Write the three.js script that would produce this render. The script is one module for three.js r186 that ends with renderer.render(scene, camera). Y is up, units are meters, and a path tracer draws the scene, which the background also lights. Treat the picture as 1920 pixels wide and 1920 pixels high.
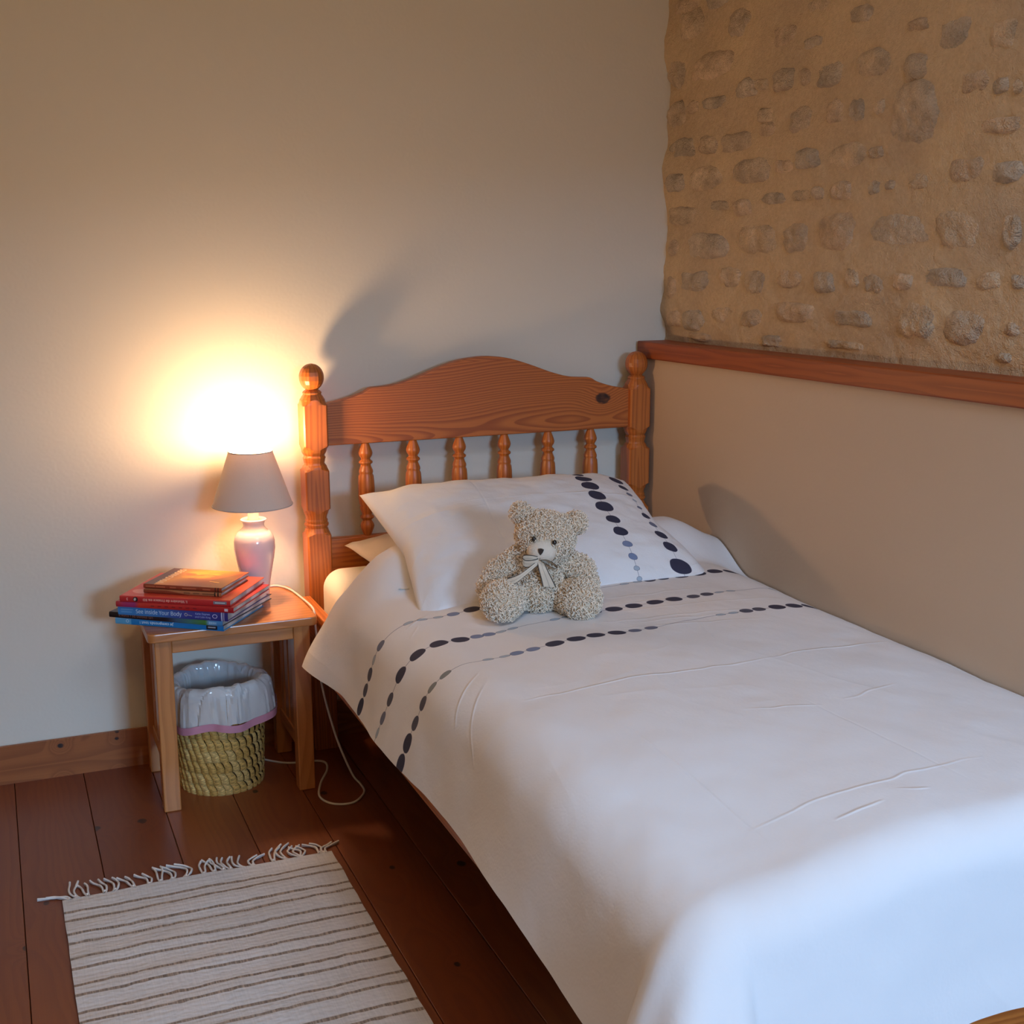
import * as THREE from 'three';
import { RoundedBoxGeometry } from 'three/addons/geometries/RoundedBoxGeometry.js';
import { mergeGeometries, mergeVertices, toCreasedNormals } from 'three/addons/utils/BufferGeometryUtils.js';
import { MarchingCubes } from 'three/addons/objects/MarchingCubes.js';
import { MeshSurfaceSampler } from 'three/addons/math/MeshSurfaceSampler.js';
import { RectAreaLightUniformsLib } from 'three/addons/lights/RectAreaLightUniformsLib.js';

// ------------------------------------------------------------------ camera, light, exposure
RectAreaLightUniformsLib.init();
const scene = new THREE.Scene();
const camera = new THREE.PerspectiveCamera(43.6028, 1, 0.05, 60);
camera.position.set(0, 1.27, 3.16);
camera.quaternion.setFromRotationMatrix(new THREE.Matrix4().makeBasis(
  new THREE.Vector3(0.92520711, -0.00347442, 0.37944661), new THREE.Vector3(0.08032489, 0.97909113, -0.18689161), new THREE.Vector3(-0.37086347, 0.20339246, 0.90614116)));
camera.updateMatrixWorld(true);
scene.add(camera);
const renderer = new THREE.WebGLRenderer({ antialias: true });
renderer.toneMapping = THREE.LinearToneMapping;
renderer.toneMappingExposure = 1.22;
renderer.shadowMap.enabled = true;
scene.background = new THREE.Color(0.25, 0.36, 0.5);
const HC0 = 2.45;                                                  // ceiling height
// unseen sky outside the window behind the viewer, placed to light bed and wall
const skyLight = new THREE.RectAreaLight(new THREE.Color(0.36, 0.625, 1.0), 70, 4.0, 1.3);
skyLight.name = 'unseen_window_daylight';
skyLight.position.set(0.9, 2.55, 9);
skyLight.lookAt(0.9, 2.55, 0);
skyLight.rotateZ(0.06);
scene.add(skyLight);
// unseen roof opening over the bed foot, placed to light the bed top
const roofLight = new THREE.RectAreaLight(new THREE.Color(0.48, 0.68, 1.0), 11, 0.72, 0.62);
roofLight.name = 'unseen_roof_daylight';
roofLight.position.set(0.95, HC0 + 0.18, 2.45);
roofLight.lookAt(0.95, 0, 2.45);
scene.add(roofLight);
const LAMP_COLOR = new THREE.Color(1.0, 0.60, 0.31), LAMP_POWER = 0.52;
const FILL_PENDANT_COLOR = new THREE.Color(1.0, 0.69, 0.35), FILL_PENDANT_POWER = 0.74;

// ------------------------------------------------------------------ helpers
let rs = 12345;
const rnd = () => { rs = (rs + 0x6d2b79f5) | 0; let t = Math.imul(rs ^ (rs >>> 15), 1 | rs); t = (t + Math.imul(t ^ (t >>> 7), 61 | t)) ^ t; return ((t ^ (t >>> 14)) >>> 0) / 4294967296; };
const rr = (a, b) => a + (b - a) * rnd();
const h2 = (x, y, s) => { let n = Math.imul(x, 374761393) ^ Math.imul(y, 668265263) ^ Math.imul(s, 974711); n = Math.imul(n ^ (n >>> 13), 1274126177); return ((n ^ (n >>> 16)) >>> 0) / 4294967296; };
function noise(x, y, s = 1) {
  const xi = Math.floor(x), yi = Math.floor(y), fx = x - xi, fy = y - yi, u = fx * fx * (3 - 2 * fx), v = fy * fy * (3 - 2 * fy);
  const a = h2(xi, yi, s), b = h2(xi + 1, yi, s), c = h2(xi, yi + 1, s), d = h2(xi + 1, yi + 1, s);
  return (a + (b - a) * u + (c - a) * v + (a - b - c + d) * u * v) * 2 - 1;
}
const fbm = (x, y, s = 1, o = 4) => { let t = 0, a = 0.5; for (let i = 0; i < o; i++) { t += a * noise(x, y, s + i * 17); x *= 2.03; y *= 2.03; a *= 0.5; } return t; };
const clamp = (x, a = 0, b = 1) => Math.min(b, Math.max(a, x));
const sstep = (a, b, x) => { const t = clamp((x - a) / (b - a)); return t * t * (3 - 2 * t); };
const mix = (a, b, t) => a + (b - a) * t;
const V = (x, y, z) => new THREE.Vector3(x, y, z);
const names = new Map();
function numbered(n) { const k = names.get(n) || 0; names.set(n, k + 1); return k ? `${n}_${String(k).padStart(3, '0')}` : n; }
function shadow(o) { o.castShadow = o.receiveShadow = true; return o; }
function mesh(name, geo, mat, parent = scene) {
  const m = shadow(new THREE.Mesh(geo, mat));
  if (parent === scene) m.name = numbered(name);
  else { const same = parent.children.filter((c) => c.name === name || c.name.startsWith(name + '_0') || c.name.startsWith(name + '_1') || c.name.startsWith(name + '_2')).length; m.name = same ? `${name}_${String(same).padStart(3, '0')}` : name; }
  parent.add(m);
  return m;
}
function thing(name, label, category, pos = [0, 0, 0], turn = 0, group) {
  const o = new THREE.Group(); o.name = numbered(name); o.position.set(...pos); o.rotation.y = turn; scene.add(o);
  return tag(o, label, category, group);
}
function tag(o, label, category, group) { o.userData = { label, category }; if (group) o.userData.group = group; return o; }
function struct(o, label) { o.userData = { kind: 'structure' }; if (label) o.userData.label = label; return o; }
const merge = (list) => mergeGeometries(list.map((g) => { const n = g.index ? g.toNonIndexed() : g; for (const k of Object.keys(n.attributes)) if (!['position', 'normal', 'uv'].includes(k)) n.deleteAttribute(k); return n; }));
// uv in metres, u along the grain axis (0 x, 1 y, 2 z)
function grainUV(geo, ax, ou = 0, ov = 0) {
  const g = geo.index ? geo.toNonIndexed() : geo, p = g.attributes.position, uv = new Float32Array(p.count * 2);
  const a = V(0, 0, 0), b = V(0, 0, 0), c = V(0, 0, 0);
  for (let i = 0; i < p.count; i += 3) {
    a.fromBufferAttribute(p, i); b.fromBufferAttribute(p, i + 1); c.fromBufferAttribute(p, i + 2);
    const n = b.clone().sub(a).cross(c.clone().sub(a)), m = [Math.abs(n.x), Math.abs(n.y), Math.abs(n.z)];
    let k = m.indexOf(Math.max(...m)), ua, va;
    if (k === ax) { ua = (ax + 1) % 3; va = (ax + 2) % 3; } else { ua = ax; va = 3 - ax - k; }
    [a, b, c].forEach((q, j) => { const e = [q.x, q.y, q.z]; uv[(i + j) * 2] = e[ua] + ou; uv[(i + j) * 2 + 1] = e[va] + ov + (k === ax ? 0 : k * 0.037); });
  }
  g.setAttribute('uv', new THREE.BufferAttribute(uv, 2));
  return g;
}
function box(w, h, d, x = 0, y = 0, z = 0, r = 0.003, ax = 0, ou = 0, ov = 0) {
  const g = r ? new RoundedBoxGeometry(w, h, d, 2, r) : new THREE.BoxGeometry(w, h, d);
  g.translate(x, y, z);
  return grainUV(g, ax, ou, ov);
}
function grid(nu, nv, fn, closed = false) {                  // fn(u, v) -> [x, y, z, s, t]
  const pos = [], uv = [], idx = [];
  for (let j = 0; j <= nv; j++) for (let i = 0; i <= nu; i++) { const q = fn(i / nu, j / nv); pos.push(q[0], q[1], q[2]); uv.push(q[3] ?? i / nu, q[4] ?? j / nv); }
  for (let j = 0; j < nv; j++) for (let i = 0; i < nu; i++) { const a = j * (nu + 1) + i, b = a + 1, c = a + nu + 1, d = c + 1; idx.push(a, b, d, a, d, c); }
  const g = new THREE.BufferGeometry();
  g.setAttribute('position', new THREE.Float32BufferAttribute(pos, 3)); g.setAttribute('uv', new THREE.Float32BufferAttribute(uv, 2)); g.setIndex(idx);
  g.computeVertexNormals();
  return g;
}
// a sheet given real thickness t: second skin pushed in along the normals, edges stitched
function thicken(g, nu, nv, t) {
  const p = g.attributes.position, n = g.attributes.normal, uv = g.attributes.uv, N = p.count, pos = [], uvs = [], nor = [];
  for (let s = 0; s < 2; s++) for (let i = 0; i < N; i++) { const k = s ? t : 0; pos.push(p.getX(i) - n.getX(i) * k, p.getY(i) - n.getY(i) * k, p.getZ(i) - n.getZ(i) * k); uvs.push(uv.getX(i), uv.getY(i)); const f = s ? -1 : 1; nor.push(n.getX(i) * f, n.getY(i) * f, n.getZ(i) * f); }
  const idx = [...g.index.array]; for (let i = 0; i < g.index.count; i += 3) idx.push(N + g.index.array[i], N + g.index.array[i + 2], N + g.index.array[i + 1]);
  const e = []; for (let i = 0; i <= nu; i++) e.push(i); for (let j = 1; j <= nv; j++) e.push(j * (nu + 1) + nu); for (let i = nu - 1; i >= 0; i--) e.push(nv * (nu + 1) + i); for (let j = nv - 1; j > 0; j--) e.push(j * (nu + 1));
  for (let k = 0; k < e.length; k++) { const a = e[k], b = e[(k + 1) % e.length]; idx.push(a, N + b, b, a, N + a, N + b); }
  const o = new THREE.BufferGeometry();
  o.setAttribute('position', new THREE.Float32BufferAttribute(pos, 3)); o.setAttribute('normal', new THREE.Float32BufferAttribute(nor, 3)); o.setAttribute('uv', new THREE.Float32BufferAttribute(uvs, 2)); o.setIndex(idx);
  return o;
}
const lathe = (pts, seg = 40) => new THREE.LatheGeometry(pts.map(([r, y]) => new THREE.Vector2(r, y)), seg);
const curve = (pts, tension = 0.5) => new THREE.CatmullRomCurve3(pts.map((p) => V(...p)), false, 'catmullrom', tension);
const tube = (pts, r, n = 60, k = 8) => new THREE.TubeGeometry(curve(pts), n, r, k, false);
function ribbon(pts, wid, thick, n = 24) {                    // strip with width wid(t) as vector
  const c = curve(pts), g = grid(1, n, (u, v) => { const p = c.getPoint(v), w = wid(v); return [p.x + w[0] * (u - 0.5), p.y + w[1] * (u - 0.5), p.z + w[2] * (u - 0.5), u, v]; });
  return thicken(g, 1, n, thick);
}
// ------------------------------------------------------------------ textures
function tex(w, h, fn, srgb = true, repeat = null, mirror = true) {
  const d = new Uint8Array(w * h * 4);
  for (let j = 0; j < h; j++) for (let i = 0; i < w; i++) { const c = fn((i + 0.5) / w, (j + 0.5) / h), k = (j * w + i) * 4; d[k] = clamp(c[0]) * 255; d[k + 1] = clamp(c[1]) * 255; d[k + 2] = clamp(c[2]) * 255; d[k + 3] = 255; }
  const t = new THREE.DataTexture(d, w, h); t.magFilter = THREE.LinearFilter; t.minFilter = THREE.LinearFilter; t.wrapS = t.wrapT = mirror ? THREE.MirroredRepeatWrapping : THREE.RepeatWrapping;
  if (srgb) t.colorSpace = THREE.SRGBColorSpace;
  if (repeat) t.repeat.set(1 / repeat[0], 1 / repeat[1]);
  t.needsUpdate = true; return t;
}
function canvasTex(w, h, draw) { const c = document.createElement('canvas'); c.width = w; c.height = h; draw(c.getContext('2d'), w, h); const t = new THREE.CanvasTexture(c); t.colorSpace = THREE.SRGBColorSpace; return t; }
function woodTex({ LU = 1.2, LV = 0.3, w = 1024, h = 256, base, dark, spacing = 0.006, depth = 0.03, seed = 1, vc = 0.5, contrast = 0.6, knots = [], blotch = 0.1 }) {
  return tex(w, h, (s, t) => {
    const u = s * LU, v = t * LV, vm = (vc + 0.22 * fbm(u * 1.4, 3, seed, 3)) * LV;
    let dp = depth * (1.0 + 0.9 * fbm(u * 2.1, 9, seed + 3, 3)) + 0.002 * fbm(u * 5, v * 40, seed + 5, 3);
    let kd = 0, ring = 0;
    for (const [ku, kv, kr] of knots) { const d = Math.hypot((u - ku) * 0.75, v - kv) / kr; ring += 4.5 * Math.exp(-d * d / 7); kd = Math.max(kd, 1 - sstep(0.75, 1.1, d + 0.15 * noise(u * 120, v * 120, 5))); }
    let r = Math.hypot(v - vm, dp) / spacing; r += 1.6 * fbm(r * 0.21 + 7, u * 0.7, seed + 21, 3) + ring; const f = r - Math.floor(r);
    const late = sstep(0.25, 0.9, f) * (1 - sstep(0.93, 1.0, f));
    const fine = 0.5 + 0.5 * noise(u * 12, v * 1400, seed + 8), b = fbm(u * 2, v * 9, seed + 11, 3);
    let k = contrast * late + 0.13 * fine + blotch * b;
    const c = [0, 1, 2].map((i) => mix(base[i], dark[i], clamp(k)));
    return kd > 0 ? c.map((x, i) => mix(x, [0.13, 0.06, 0.035][i], kd * (0.75 + 0.25 * noise(u * 90, v * 90, 4)))) : c;
  }, true, [LU, LV]);
}
const rgb = (r, g, b) => [r / 255, g / 255, b / 255];
const std = (o) => new THREE.MeshStandardMaterial({ roughness: 0.8, ...o });
const phys = (o) => new THREE.MeshPhysicalMaterial({ roughness: 0.6, ...o });
const PINE = { base: rgb(196, 112, 46), dark: rgb(128, 56, 16) };
const pineMat = phys({ map: woodTex({ ...PINE, seed: 4, LU: 0.9, LV: 0.12, w: 1024, h: 128, spacing: 0.011, depth: 0.006, contrast: 0.38 }), roughness: 0.42, clearcoat: 0.15, clearcoatRoughness: 0.3 });
const pineRail = phys({ map: woodTex({ ...PINE, seed: 23, LU: 1.0, LV: 0.24, w: 2048, h: 512, spacing: 0.0062, depth: 0.03, vc: 0.30, contrast: 0.5, knots: [[0.845, 0.128, 0.016]] }), roughness: 0.45, clearcoat: 0.1, clearcoatRoughness: 0.3 });
const beechMat = phys({ map: woodTex({ base: rgb(200, 130, 72), dark: rgb(154, 88, 42), seed: 9, LU: 0.6, LV: 0.3, w: 512, h: 256, spacing: 0.02, depth: 0.09, contrast: 0.35, blotch: 0.25 }), roughness: 0.3, clearcoat: 0.35, clearcoatRoughness: 0.22 });
const floorMats = [0, 1, 2].map((i) => phys({ map: woodTex({ base: [rgb(136, 70, 31), rgb(126, 62, 27), rgb(141, 75, 35)][i], dark: rgb(96, 40, 22), seed: 31 + i * 7, LU: 1.6, LV: 0.16, w: 1024, h: 128, spacing: 0.012, depth: 0.05, contrast: 0.2, blotch: 0.3,
  knots: [[[0.28, 0.05, 0.008], [0.9, 0.12, 0.006], [1.3, 0.04, 0.007]], [[0.2, 0.1, 0.006], [0.62, 0.06, 0.008], [1.2, 0.11, 0.01]], [[0.45, 0.11, 0.01], [0.8, 0.03, 0.005]]][i] }), roughness: 0.42, clearcoat: 0.2, clearcoatRoughness: 0.4 }));
const skirtMat = phys({ map: woodTex({ base: rgb(168, 98, 50), dark: rgb(108, 54, 24), seed: 52, LU: 1.8, LV: 0.11, w: 1024, h: 128, spacing: 0.014, depth: 0.05, contrast: 0.3, knots: [[0.548, 0.066, 0.006], [0.558, 0.034, 0.007], [0.68, 0.068, 0.004], [0.682, 0.05, 0.004]] }), roughness: 0.45 });
const beamMat = phys({ map: woodTex({ base: rgb(160, 80, 34), dark: rgb(106, 44, 18), seed: 61, LU: 1.5, LV: 0.12, w: 1024, h: 128, spacing: 0.012, depth: 0.05, contrast: 0.35 }), roughness: 0.5 });
const plasterBump = tex(512, 512, (s, t) => { const k = 0.5 + 0.35 * fbm(s * 9, t * 9, 71, 5) + 0.12 * noise(s * 160, t * 160, 72); return [k, k, k]; }, false, [0.9, 0.9]);
const wallMat = std({ color: new THREE.Color(0.80, 0.745, 0.63), roughness: 0.75, bumpMap: plasterBump, bumpScale: 0.0007 });
const panelMat = std({ color: new THREE.Color(0.57, 0.43, 0.305), roughness: 0.8, bumpMap: plasterBump, bumpScale: 0.0008 });
const ceilMat = std({ color: new THREE.Color(0.8, 0.74, 0.62), roughness: 0.9 });
const mortarTex = tex(1024, 1024, (s, t) => { const a = fbm(s * 7, t * 9, 81, 5), b = noise(s * 240, t * 240, 83), k = 1 + 0.10 * a + 0.03 * b; return [0.755 * k, 0.655 * k, 0.53 * k * (1 - 0.03 * a)]; }, true, [1.3, 1.3]);
const rockBump = tex(512, 512, (s, t) => { const k = 0.5 + 0.5 * fbm(s * 14, t * 14, 91, 6) + 0.1 * noise(s * 200, t * 200, 92); return [k, k, k]; }, false, [0.3, 0.3]);
const mortarMat = std({ map: mortarTex, roughness: 0.95, bumpMap: rockBump, bumpScale: 0.006 });
const stoneMats = [[0.765, 0.67, 0.555], [0.74, 0.655, 0.555], [0.785, 0.68, 0.565], [0.72, 0.65, 0.565]].map((c, i) => std({ map: tex(256, 256, (s, t) => { const a = fbm(s * 5, t * 5, 101 + i * 9, 5), b = noise(s * 60, t * 60, 102 + i), k = 1 + 0.17 * a + 0.04 * b; return c.map((x) => x * k); }, true, [0.17, 0.17]), roughness: 0.93, bumpMap: rockBump, bumpScale: 0.012 }));

// ------------------------------------------------------------------ the room
const XR = 1.745, XP = 1.674, ZF = 4.6, XL = -1.7, HC = HC0;
const wide = XR + 0.3 - XL + 0.2, midX = (XR + 0.3 + XL - 0.2) / 2;
struct(mesh('wall_back', box(wide, HC + 0.2, 0.2, midX, HC / 2, -0.1, 0), wallMat), 'cream plastered wall behind the headboard and bedside table');
struct(mesh('wall_left', box(0.2, HC + 0.2, ZF, XL - 0.1, HC / 2, ZF / 2, 0), wallMat));
{ // front wall behind the viewer, with the window
  const w = new THREE.Shape(); w.moveTo(XL - 0.2, -0.1); w.lineTo(XR + 0.3, -0.1); w.lineTo(XR + 0.3, HC + 0.1); w.lineTo(XL - 0.2, HC + 0.1);
  const h = new THREE.Path(); h.moveTo(0.70, 0.86); h.lineTo(0.70, 1.75); h.lineTo(1.50, 1.75); h.lineTo(1.50, 0.86); w.holes.push(h);
  const g = new THREE.ExtrudeGeometry(w, { depth: 0.3, bevelEnabled: false }); g.translate(0, 0, ZF);
  struct(mesh('wall_front', grainUV(g, 0), wallMat));
}
{ // ceiling with the unseen roof opening that lights the bed top
  const c = new THREE.Shape(); c.moveTo(XL - 0.2, -0.2); c.lineTo(XR + 0.3, -0.2); c.lineTo(XR + 0.3, ZF + 0.3); c.lineTo(XL - 0.2, ZF + 0.3);
  const h = new THREE.Path(); h.moveTo(0.6, 2.15); h.lineTo(0.6, 2.75); h.lineTo(1.3, 2.75); h.lineTo(1.3, 2.15); c.holes.push(h);
  const g = new THREE.ExtrudeGeometry(c, { depth: 0.15, bevelEnabled: false }); g.rotateX(Math.PI / 2); g.translate(0, HC + 0.15, 0);
  struct(mesh('ceiling', grainUV(g, 0), ceilMat));
}
// floor: dark base with boards
const floor = struct(mesh('floor', box(wide, 0.1, ZF + 0.2, midX, -0.07, ZF / 2, 0), std({ color: new THREE.Color(0.03, 0.015, 0.01) })), 'varnished red-brown pine floorboards');
{
  const variants = [0, 1, 2, 3, 4, 5].map((i) => box(0.1578, 0.02, ZF, 0, 0, 0, 0.0015, 2, i * 0.61 + 0.1, i * 0.35));
  for (let k = -11; k < 12; k++) {
    const x = -0.018 + 0.159 * k + 0.0795;
    if (x < XL - 0.02 || x > XR) continue;
    const m = mesh('plank', variants[(k + 22) % 6], floorMats[(k + 21) % 3], floor);
    m.position.set(x, -0.0101 + 0.0004 * h2(k, 3, 5), ZF / 2);
  }
}
// back wall skirting board with a moulded top edge
{
  const s = new THREE.Shape(); s.moveTo(0, 0); s.lineTo(0.017, 0); s.lineTo(0.017, 0.080); s.lineTo(0.0145, 0.082); s.lineTo(0.0145, 0.0835); s.lineTo(0.0165, 0.0855); s.quadraticCurveTo(0.0155, 0.094, 0.008, 0.096); s.lineTo(0, 0.096);
  const g = new THREE.ExtrudeGeometry(s, { depth: XP - XL, bevelEnabled: false, curveSegments: 6 });
  g.rotateY(-Math.PI / 2); g.rotateY(Math.PI); // profile x -> +z
  const p = g.attributes.position; let mn = Infinity, mz = Infinity; for (let i = 0; i < p.count; i++) { mn = Math.min(mn, p.getX(i)); mz = Math.min(mz, p.getZ(i)); }
  g.translate(XL - mn, 0, -mz);
  struct(mesh('baseboard_back', grainUV(g, 0, 0.455, 0), skirtMat), 'knotty stained pine skirting board');
}
// right wall: thick masonry, running on past the foot of the bed
const wallRight = struct(mesh('wall_right', box(0.28, HC + 0.2, ZF, XR + 0.012 + 0.14, HC / 2, ZF / 2, 0, 2), mortarMat), 'exposed stone wall with sandy lime pointing');
const mortarH = (z, y) => XR + (0.010 + 0.012 * sstep(0.12, 0, z)) * fbm(z * 5 + 3, y * 9, 111, 4) + 0.004 * fbm(z * 22, y * 30, 112, 3);
mesh('mortar', thicken(grid(240, 170, (u, v) => { const z = -0.02 + u * 4.6, y = 0.99 + v * (HC - 0.98); return [mortarH(z, y), y, z, z, y]; }), 240, 170, 0.02), mortarMat, wallRight);
// [z, y, half width, half height] of the stones that show in the pointing
const STONES = [[0.122,1.828,0.068,0.038],[0.353,1.798,0.056,0.038],[0.535,1.739,0.063,0.027],[0.664,1.708,0.05,0.015],[0.666,1.782,0.057,0.019],[0.828,1.74,0.042,0.02],[1.005,1.693,0.04,0.015],[1.111,1.661,0.05,0.032],[1.239,1.642,0.036,0.03],[0.052,1.718,0.055,0.039],[0.229,1.711,0.105,0.035],[0.399,1.639,0.05,0.024],[0.465,1.641,0.031,0.016],[0.55,1.641,0.042,0.029],[0.635,1.638,0.032,0.022],[0.726,1.633,0.052,0.028],[0.87,1.637,0.058,0.031],[1.007,1.612,0.037,0.031],[1.178,1.566,0.041,0.022],[1.248,1.551,0.026,0.016],[1.294,1.546,0.015,0.016],[0.052,1.609,0.061,0.039],[0.142,1.621,0.037,0.018],[0.254,1.62,0.064,0.017],[0.479,1.57,0.039,0.019],[0.622,1.548,0.052,0.031],[0.755,1.552,0.04,0.028],[0.83,1.547,0.028,0.027],[0.908,1.548,0.017,0.018],[1.003,1.523,0.075,0.065],[1.25,1.482,0.057,0.016],[0.094,1.522,0.079,0.029],[0.219,1.523,0.051,0.025],[0.356,1.518,0.085,0.027],[0.485,1.537,0.039,0.021],[0.06,1.434,0.056,0.024],[0.204,1.438,0.082,0.033],[0.42,1.447,0.091,0.031],[0.563,1.448,0.05,0.018],[0.656,1.459,0.051,0.025],[0.791,1.457,0.076,0.03],[0.899,1.458,0.03,0.014],[1.172,1.407,0.056,0.026],[1.274,1.398,0.041,0.022],
  [0.097,1.347,0.085,0.029],[0.278,1.369,0.055,0.015],[0.389,1.36,0.047,0.022],[0.526,1.378,0.064,0.016],[0.634,1.381,0.044,0.016],[0.704,1.383,0.027,0.016],[0.786,1.384,0.044,0.022],[0.895,1.388,0.024,0.017],[1.033,1.394,0.04,0.02],[0.944,1.39,0.02,0.012],[0.056,1.262,0.039,0.027],[0.223,1.269,0.108,0.036],[0.449,1.284,0.1,0.039],[0.616,1.285,0.057,0.037],[0.771,1.297,0.071,0.042],[0.985,1.295,0.109,0.039],[1.166,1.297,0.068,0.042],[1.3,1.295,0.028,0.033],[0.05,1.157,0.034,0.033],[0.175,1.177,0.08,0.032],[0.337,1.191,0.058,0.028],[0.451,1.181,0.057,0.03],[0.598,1.194,0.062,0.026],[0.742,1.19,0.05,0.027],[0.844,1.201,0.028,0.022],[0.915,1.19,0.041,0.023],[1.013,1.196,0.035,0.019],[1.122,1.207,0.073,0.022],[1.247,1.202,0.038,0.019],[1.325,1.204,0.02,0.016],[0.07,1.075,0.051,0.025],[0.17,1.075,0.064,0.03],[0.313,1.095,0.064,0.028],[0.447,1.094,0.05,0.025],[0.628,1.117,0.095,0.026],[0.851,1.114,0.079,0.022],[1.058,1.12,0.059,0.039],[1.189,1.115,0.065,0.037],[1.313,1.118,0.028,0.015],[0.548,1.045,0.052,0.015],[0.827,1.055,0.084,0.011],[1.303,1.064,0.026,0.011],[0.214,1.034,0.079,0.013]];
// the courses run on beyond the frame
for (const [y, b] of [[1.79, 0.03], [1.70, 0.028], [1.60, 0.024], [1.50, 0.026], [1.41, 0.024], [1.29, 0.034], [1.20, 0.022], [1.12, 0.028], [1.88, 0.03], [1.98, 0.03]]) {
  let z = y > 1.85 ? 0.02 : 1.38;
  while (z < 2.5) { const a = rr(0.03, 0.085); z += a + 0.012; if (rnd() > 0.15) STONES.push([z, y + rr(-0.008, 0.008), a, b * rr(0.75, 1.15)]); z += a + 0.012; }
}
STONES.forEach(([z, y, a, b], i) => {
  const N = 26, R = 7, s = 200 + i, pos = [], uv = [], idx = [], proud = rr(0.003, 0.007) + Math.min(b, 0.04) * 0.08, tz = rr(-0.05, 0.05), ty = rr(-0.1, 0.1);
  for (let r = 0; r <= R; r++) for (let k = 0; k < N; k++) {
    const t = k / N * Math.PI * 2, q = r / R, ct = Math.cos(t), st = Math.sin(t);
    const sq = 1 / Math.pow(Math.pow(Math.abs(ct), 3.4) + Math.pow(Math.abs(st), 3.4), 1 / 3.4);
    const o = sq * (1.06 + 0.16 * fbm(ct * 1.7 + 4, st * 1.7, s, 3) * 2);
    const zz = z + a * o * ct * q, yy = y + b * o * st * q;
    const dome = Math.pow(Math.max(0, 1 - Math.pow(q, 4)), 0.8);
    const h = -0.012 + dome * (0.012 + proud * (1 + 0.7 * fbm(zz * 28, yy * 28, s + 3, 3)) + 0.006 * fbm(zz * 70, yy * 70, s, 3)) + (tz * (zz - z) + ty * (yy - y)) * dome;
    pos.push(mortarH(z, y) - h, yy, zz); uv.push(zz + i * 0.13, yy + i * 0.07);
  }
  for (let r = 0; r < R; r++) for (let k = 0; k < N; k++) { const A = r * N + k, B = r * N + (k + 1) % N, C = A + N, D = B + N; if (r) idx.push(A, B, D); idx.push(A, D, C); }
  const g = new THREE.BufferGeometry(); g.setAttribute('position', new THREE.Float32BufferAttribute(pos, 3)); g.setAttribute('uv', new THREE.Float32BufferAttribute(uv, 2)); g.setIndex(idx);
  const m = mergeVertices(g, 1e-6); m.computeVertexNormals();
  mesh('stone', m, stoneMats[i % 4], wallRight);
});
struct(mesh('wall_right_lower', box(XR + 0.02 - XP, 0.99, 4.59, (XR + 0.02 + XP) / 2, 0.495, 2.295, 0), panelMat), 'smooth plastered lower wall panel beside the bed');
{
  const g = box(0.096, 0.046, 4.57, 0, 0, 0, 0.004, 2);
  const m = struct(mesh('trim_1', g, beamMat), 'stained wooden ledge capping the lower wall panel');
  m.position.set(1.711, 0.9905 + 0.0340, 2.295); m.rotation.x = -0.0148;
}
// window in the front wall, out of the frame: placed to let daylight onto bed and back wall
{
  const w = new THREE.Group(); w.name = 'window_1'; struct(w); w.position.set(1.1, 1.305, ZF + 0.25); scene.add(w);
  const fm = std({ color: new THREE.Color(0.75, 0.73, 0.68), roughness: 0.5 }), W = 0.8, H = 0.89;
  mesh('window_frame', merge([box(W, 0.04, 0.05, 0, H / 2 - 0.02, 0), box(W, 0.04, 0.05, 0, -H / 2 + 0.02, 0), box(0.04, H, 0.05, -W / 2 + 0.02, 0, 0), box(0.04, H, 0.05, W / 2 - 0.02, 0, 0), box(0.03, H - 0.06, 0.03, 0, 0, 0)]), fm, w);
  for (const s of [-1, 1]) mesh('window_pane', box(W / 2 - 0.06, H - 0.08, 0.004, s * W / 4, 0, 0, 0), phys({ color: 0xffffff, transmission: 1, roughness: 0.02, thickness: 0 }), w);
}
// added pendant lamp near the ceiling, out of view: warm fill for the room
{
  const t = thing('added_pendant_lamp', 'added round paper pendant lamp out of view, warm fill light for the room', 'lamp', [0.15, 2.12, 2.35]);
  const g = new THREE.SphereGeometry(0.17, 32, 20), p = g.attributes.position;
  for (let i = 0; i < p.count; i++) { const y = p.getY(i), k = 1 + 0.012 * Math.sin(y * 260); p.setX(i, p.getX(i) * k); p.setZ(i, p.getZ(i) * k); }
  g.computeVertexNormals();
  mesh('lamp_shade', g, std({ color: new THREE.Color(0.8, 0.72, 0.6), emissive: FILL_PENDANT_COLOR, emissiveIntensity: 1.2 }), t);
  mesh('cord', new THREE.CylinderGeometry(0.003, 0.003, 0.17, 8).translate(0, 0.245, 0), std({ color: 0xddd8cc }), t);
  const l = new THREE.PointLight(FILL_PENDANT_COLOR, FILL_PENDANT_POWER, 0, 2); l.castShadow = true; l.shadow.radius = 8; t.add(l);
}

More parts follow.
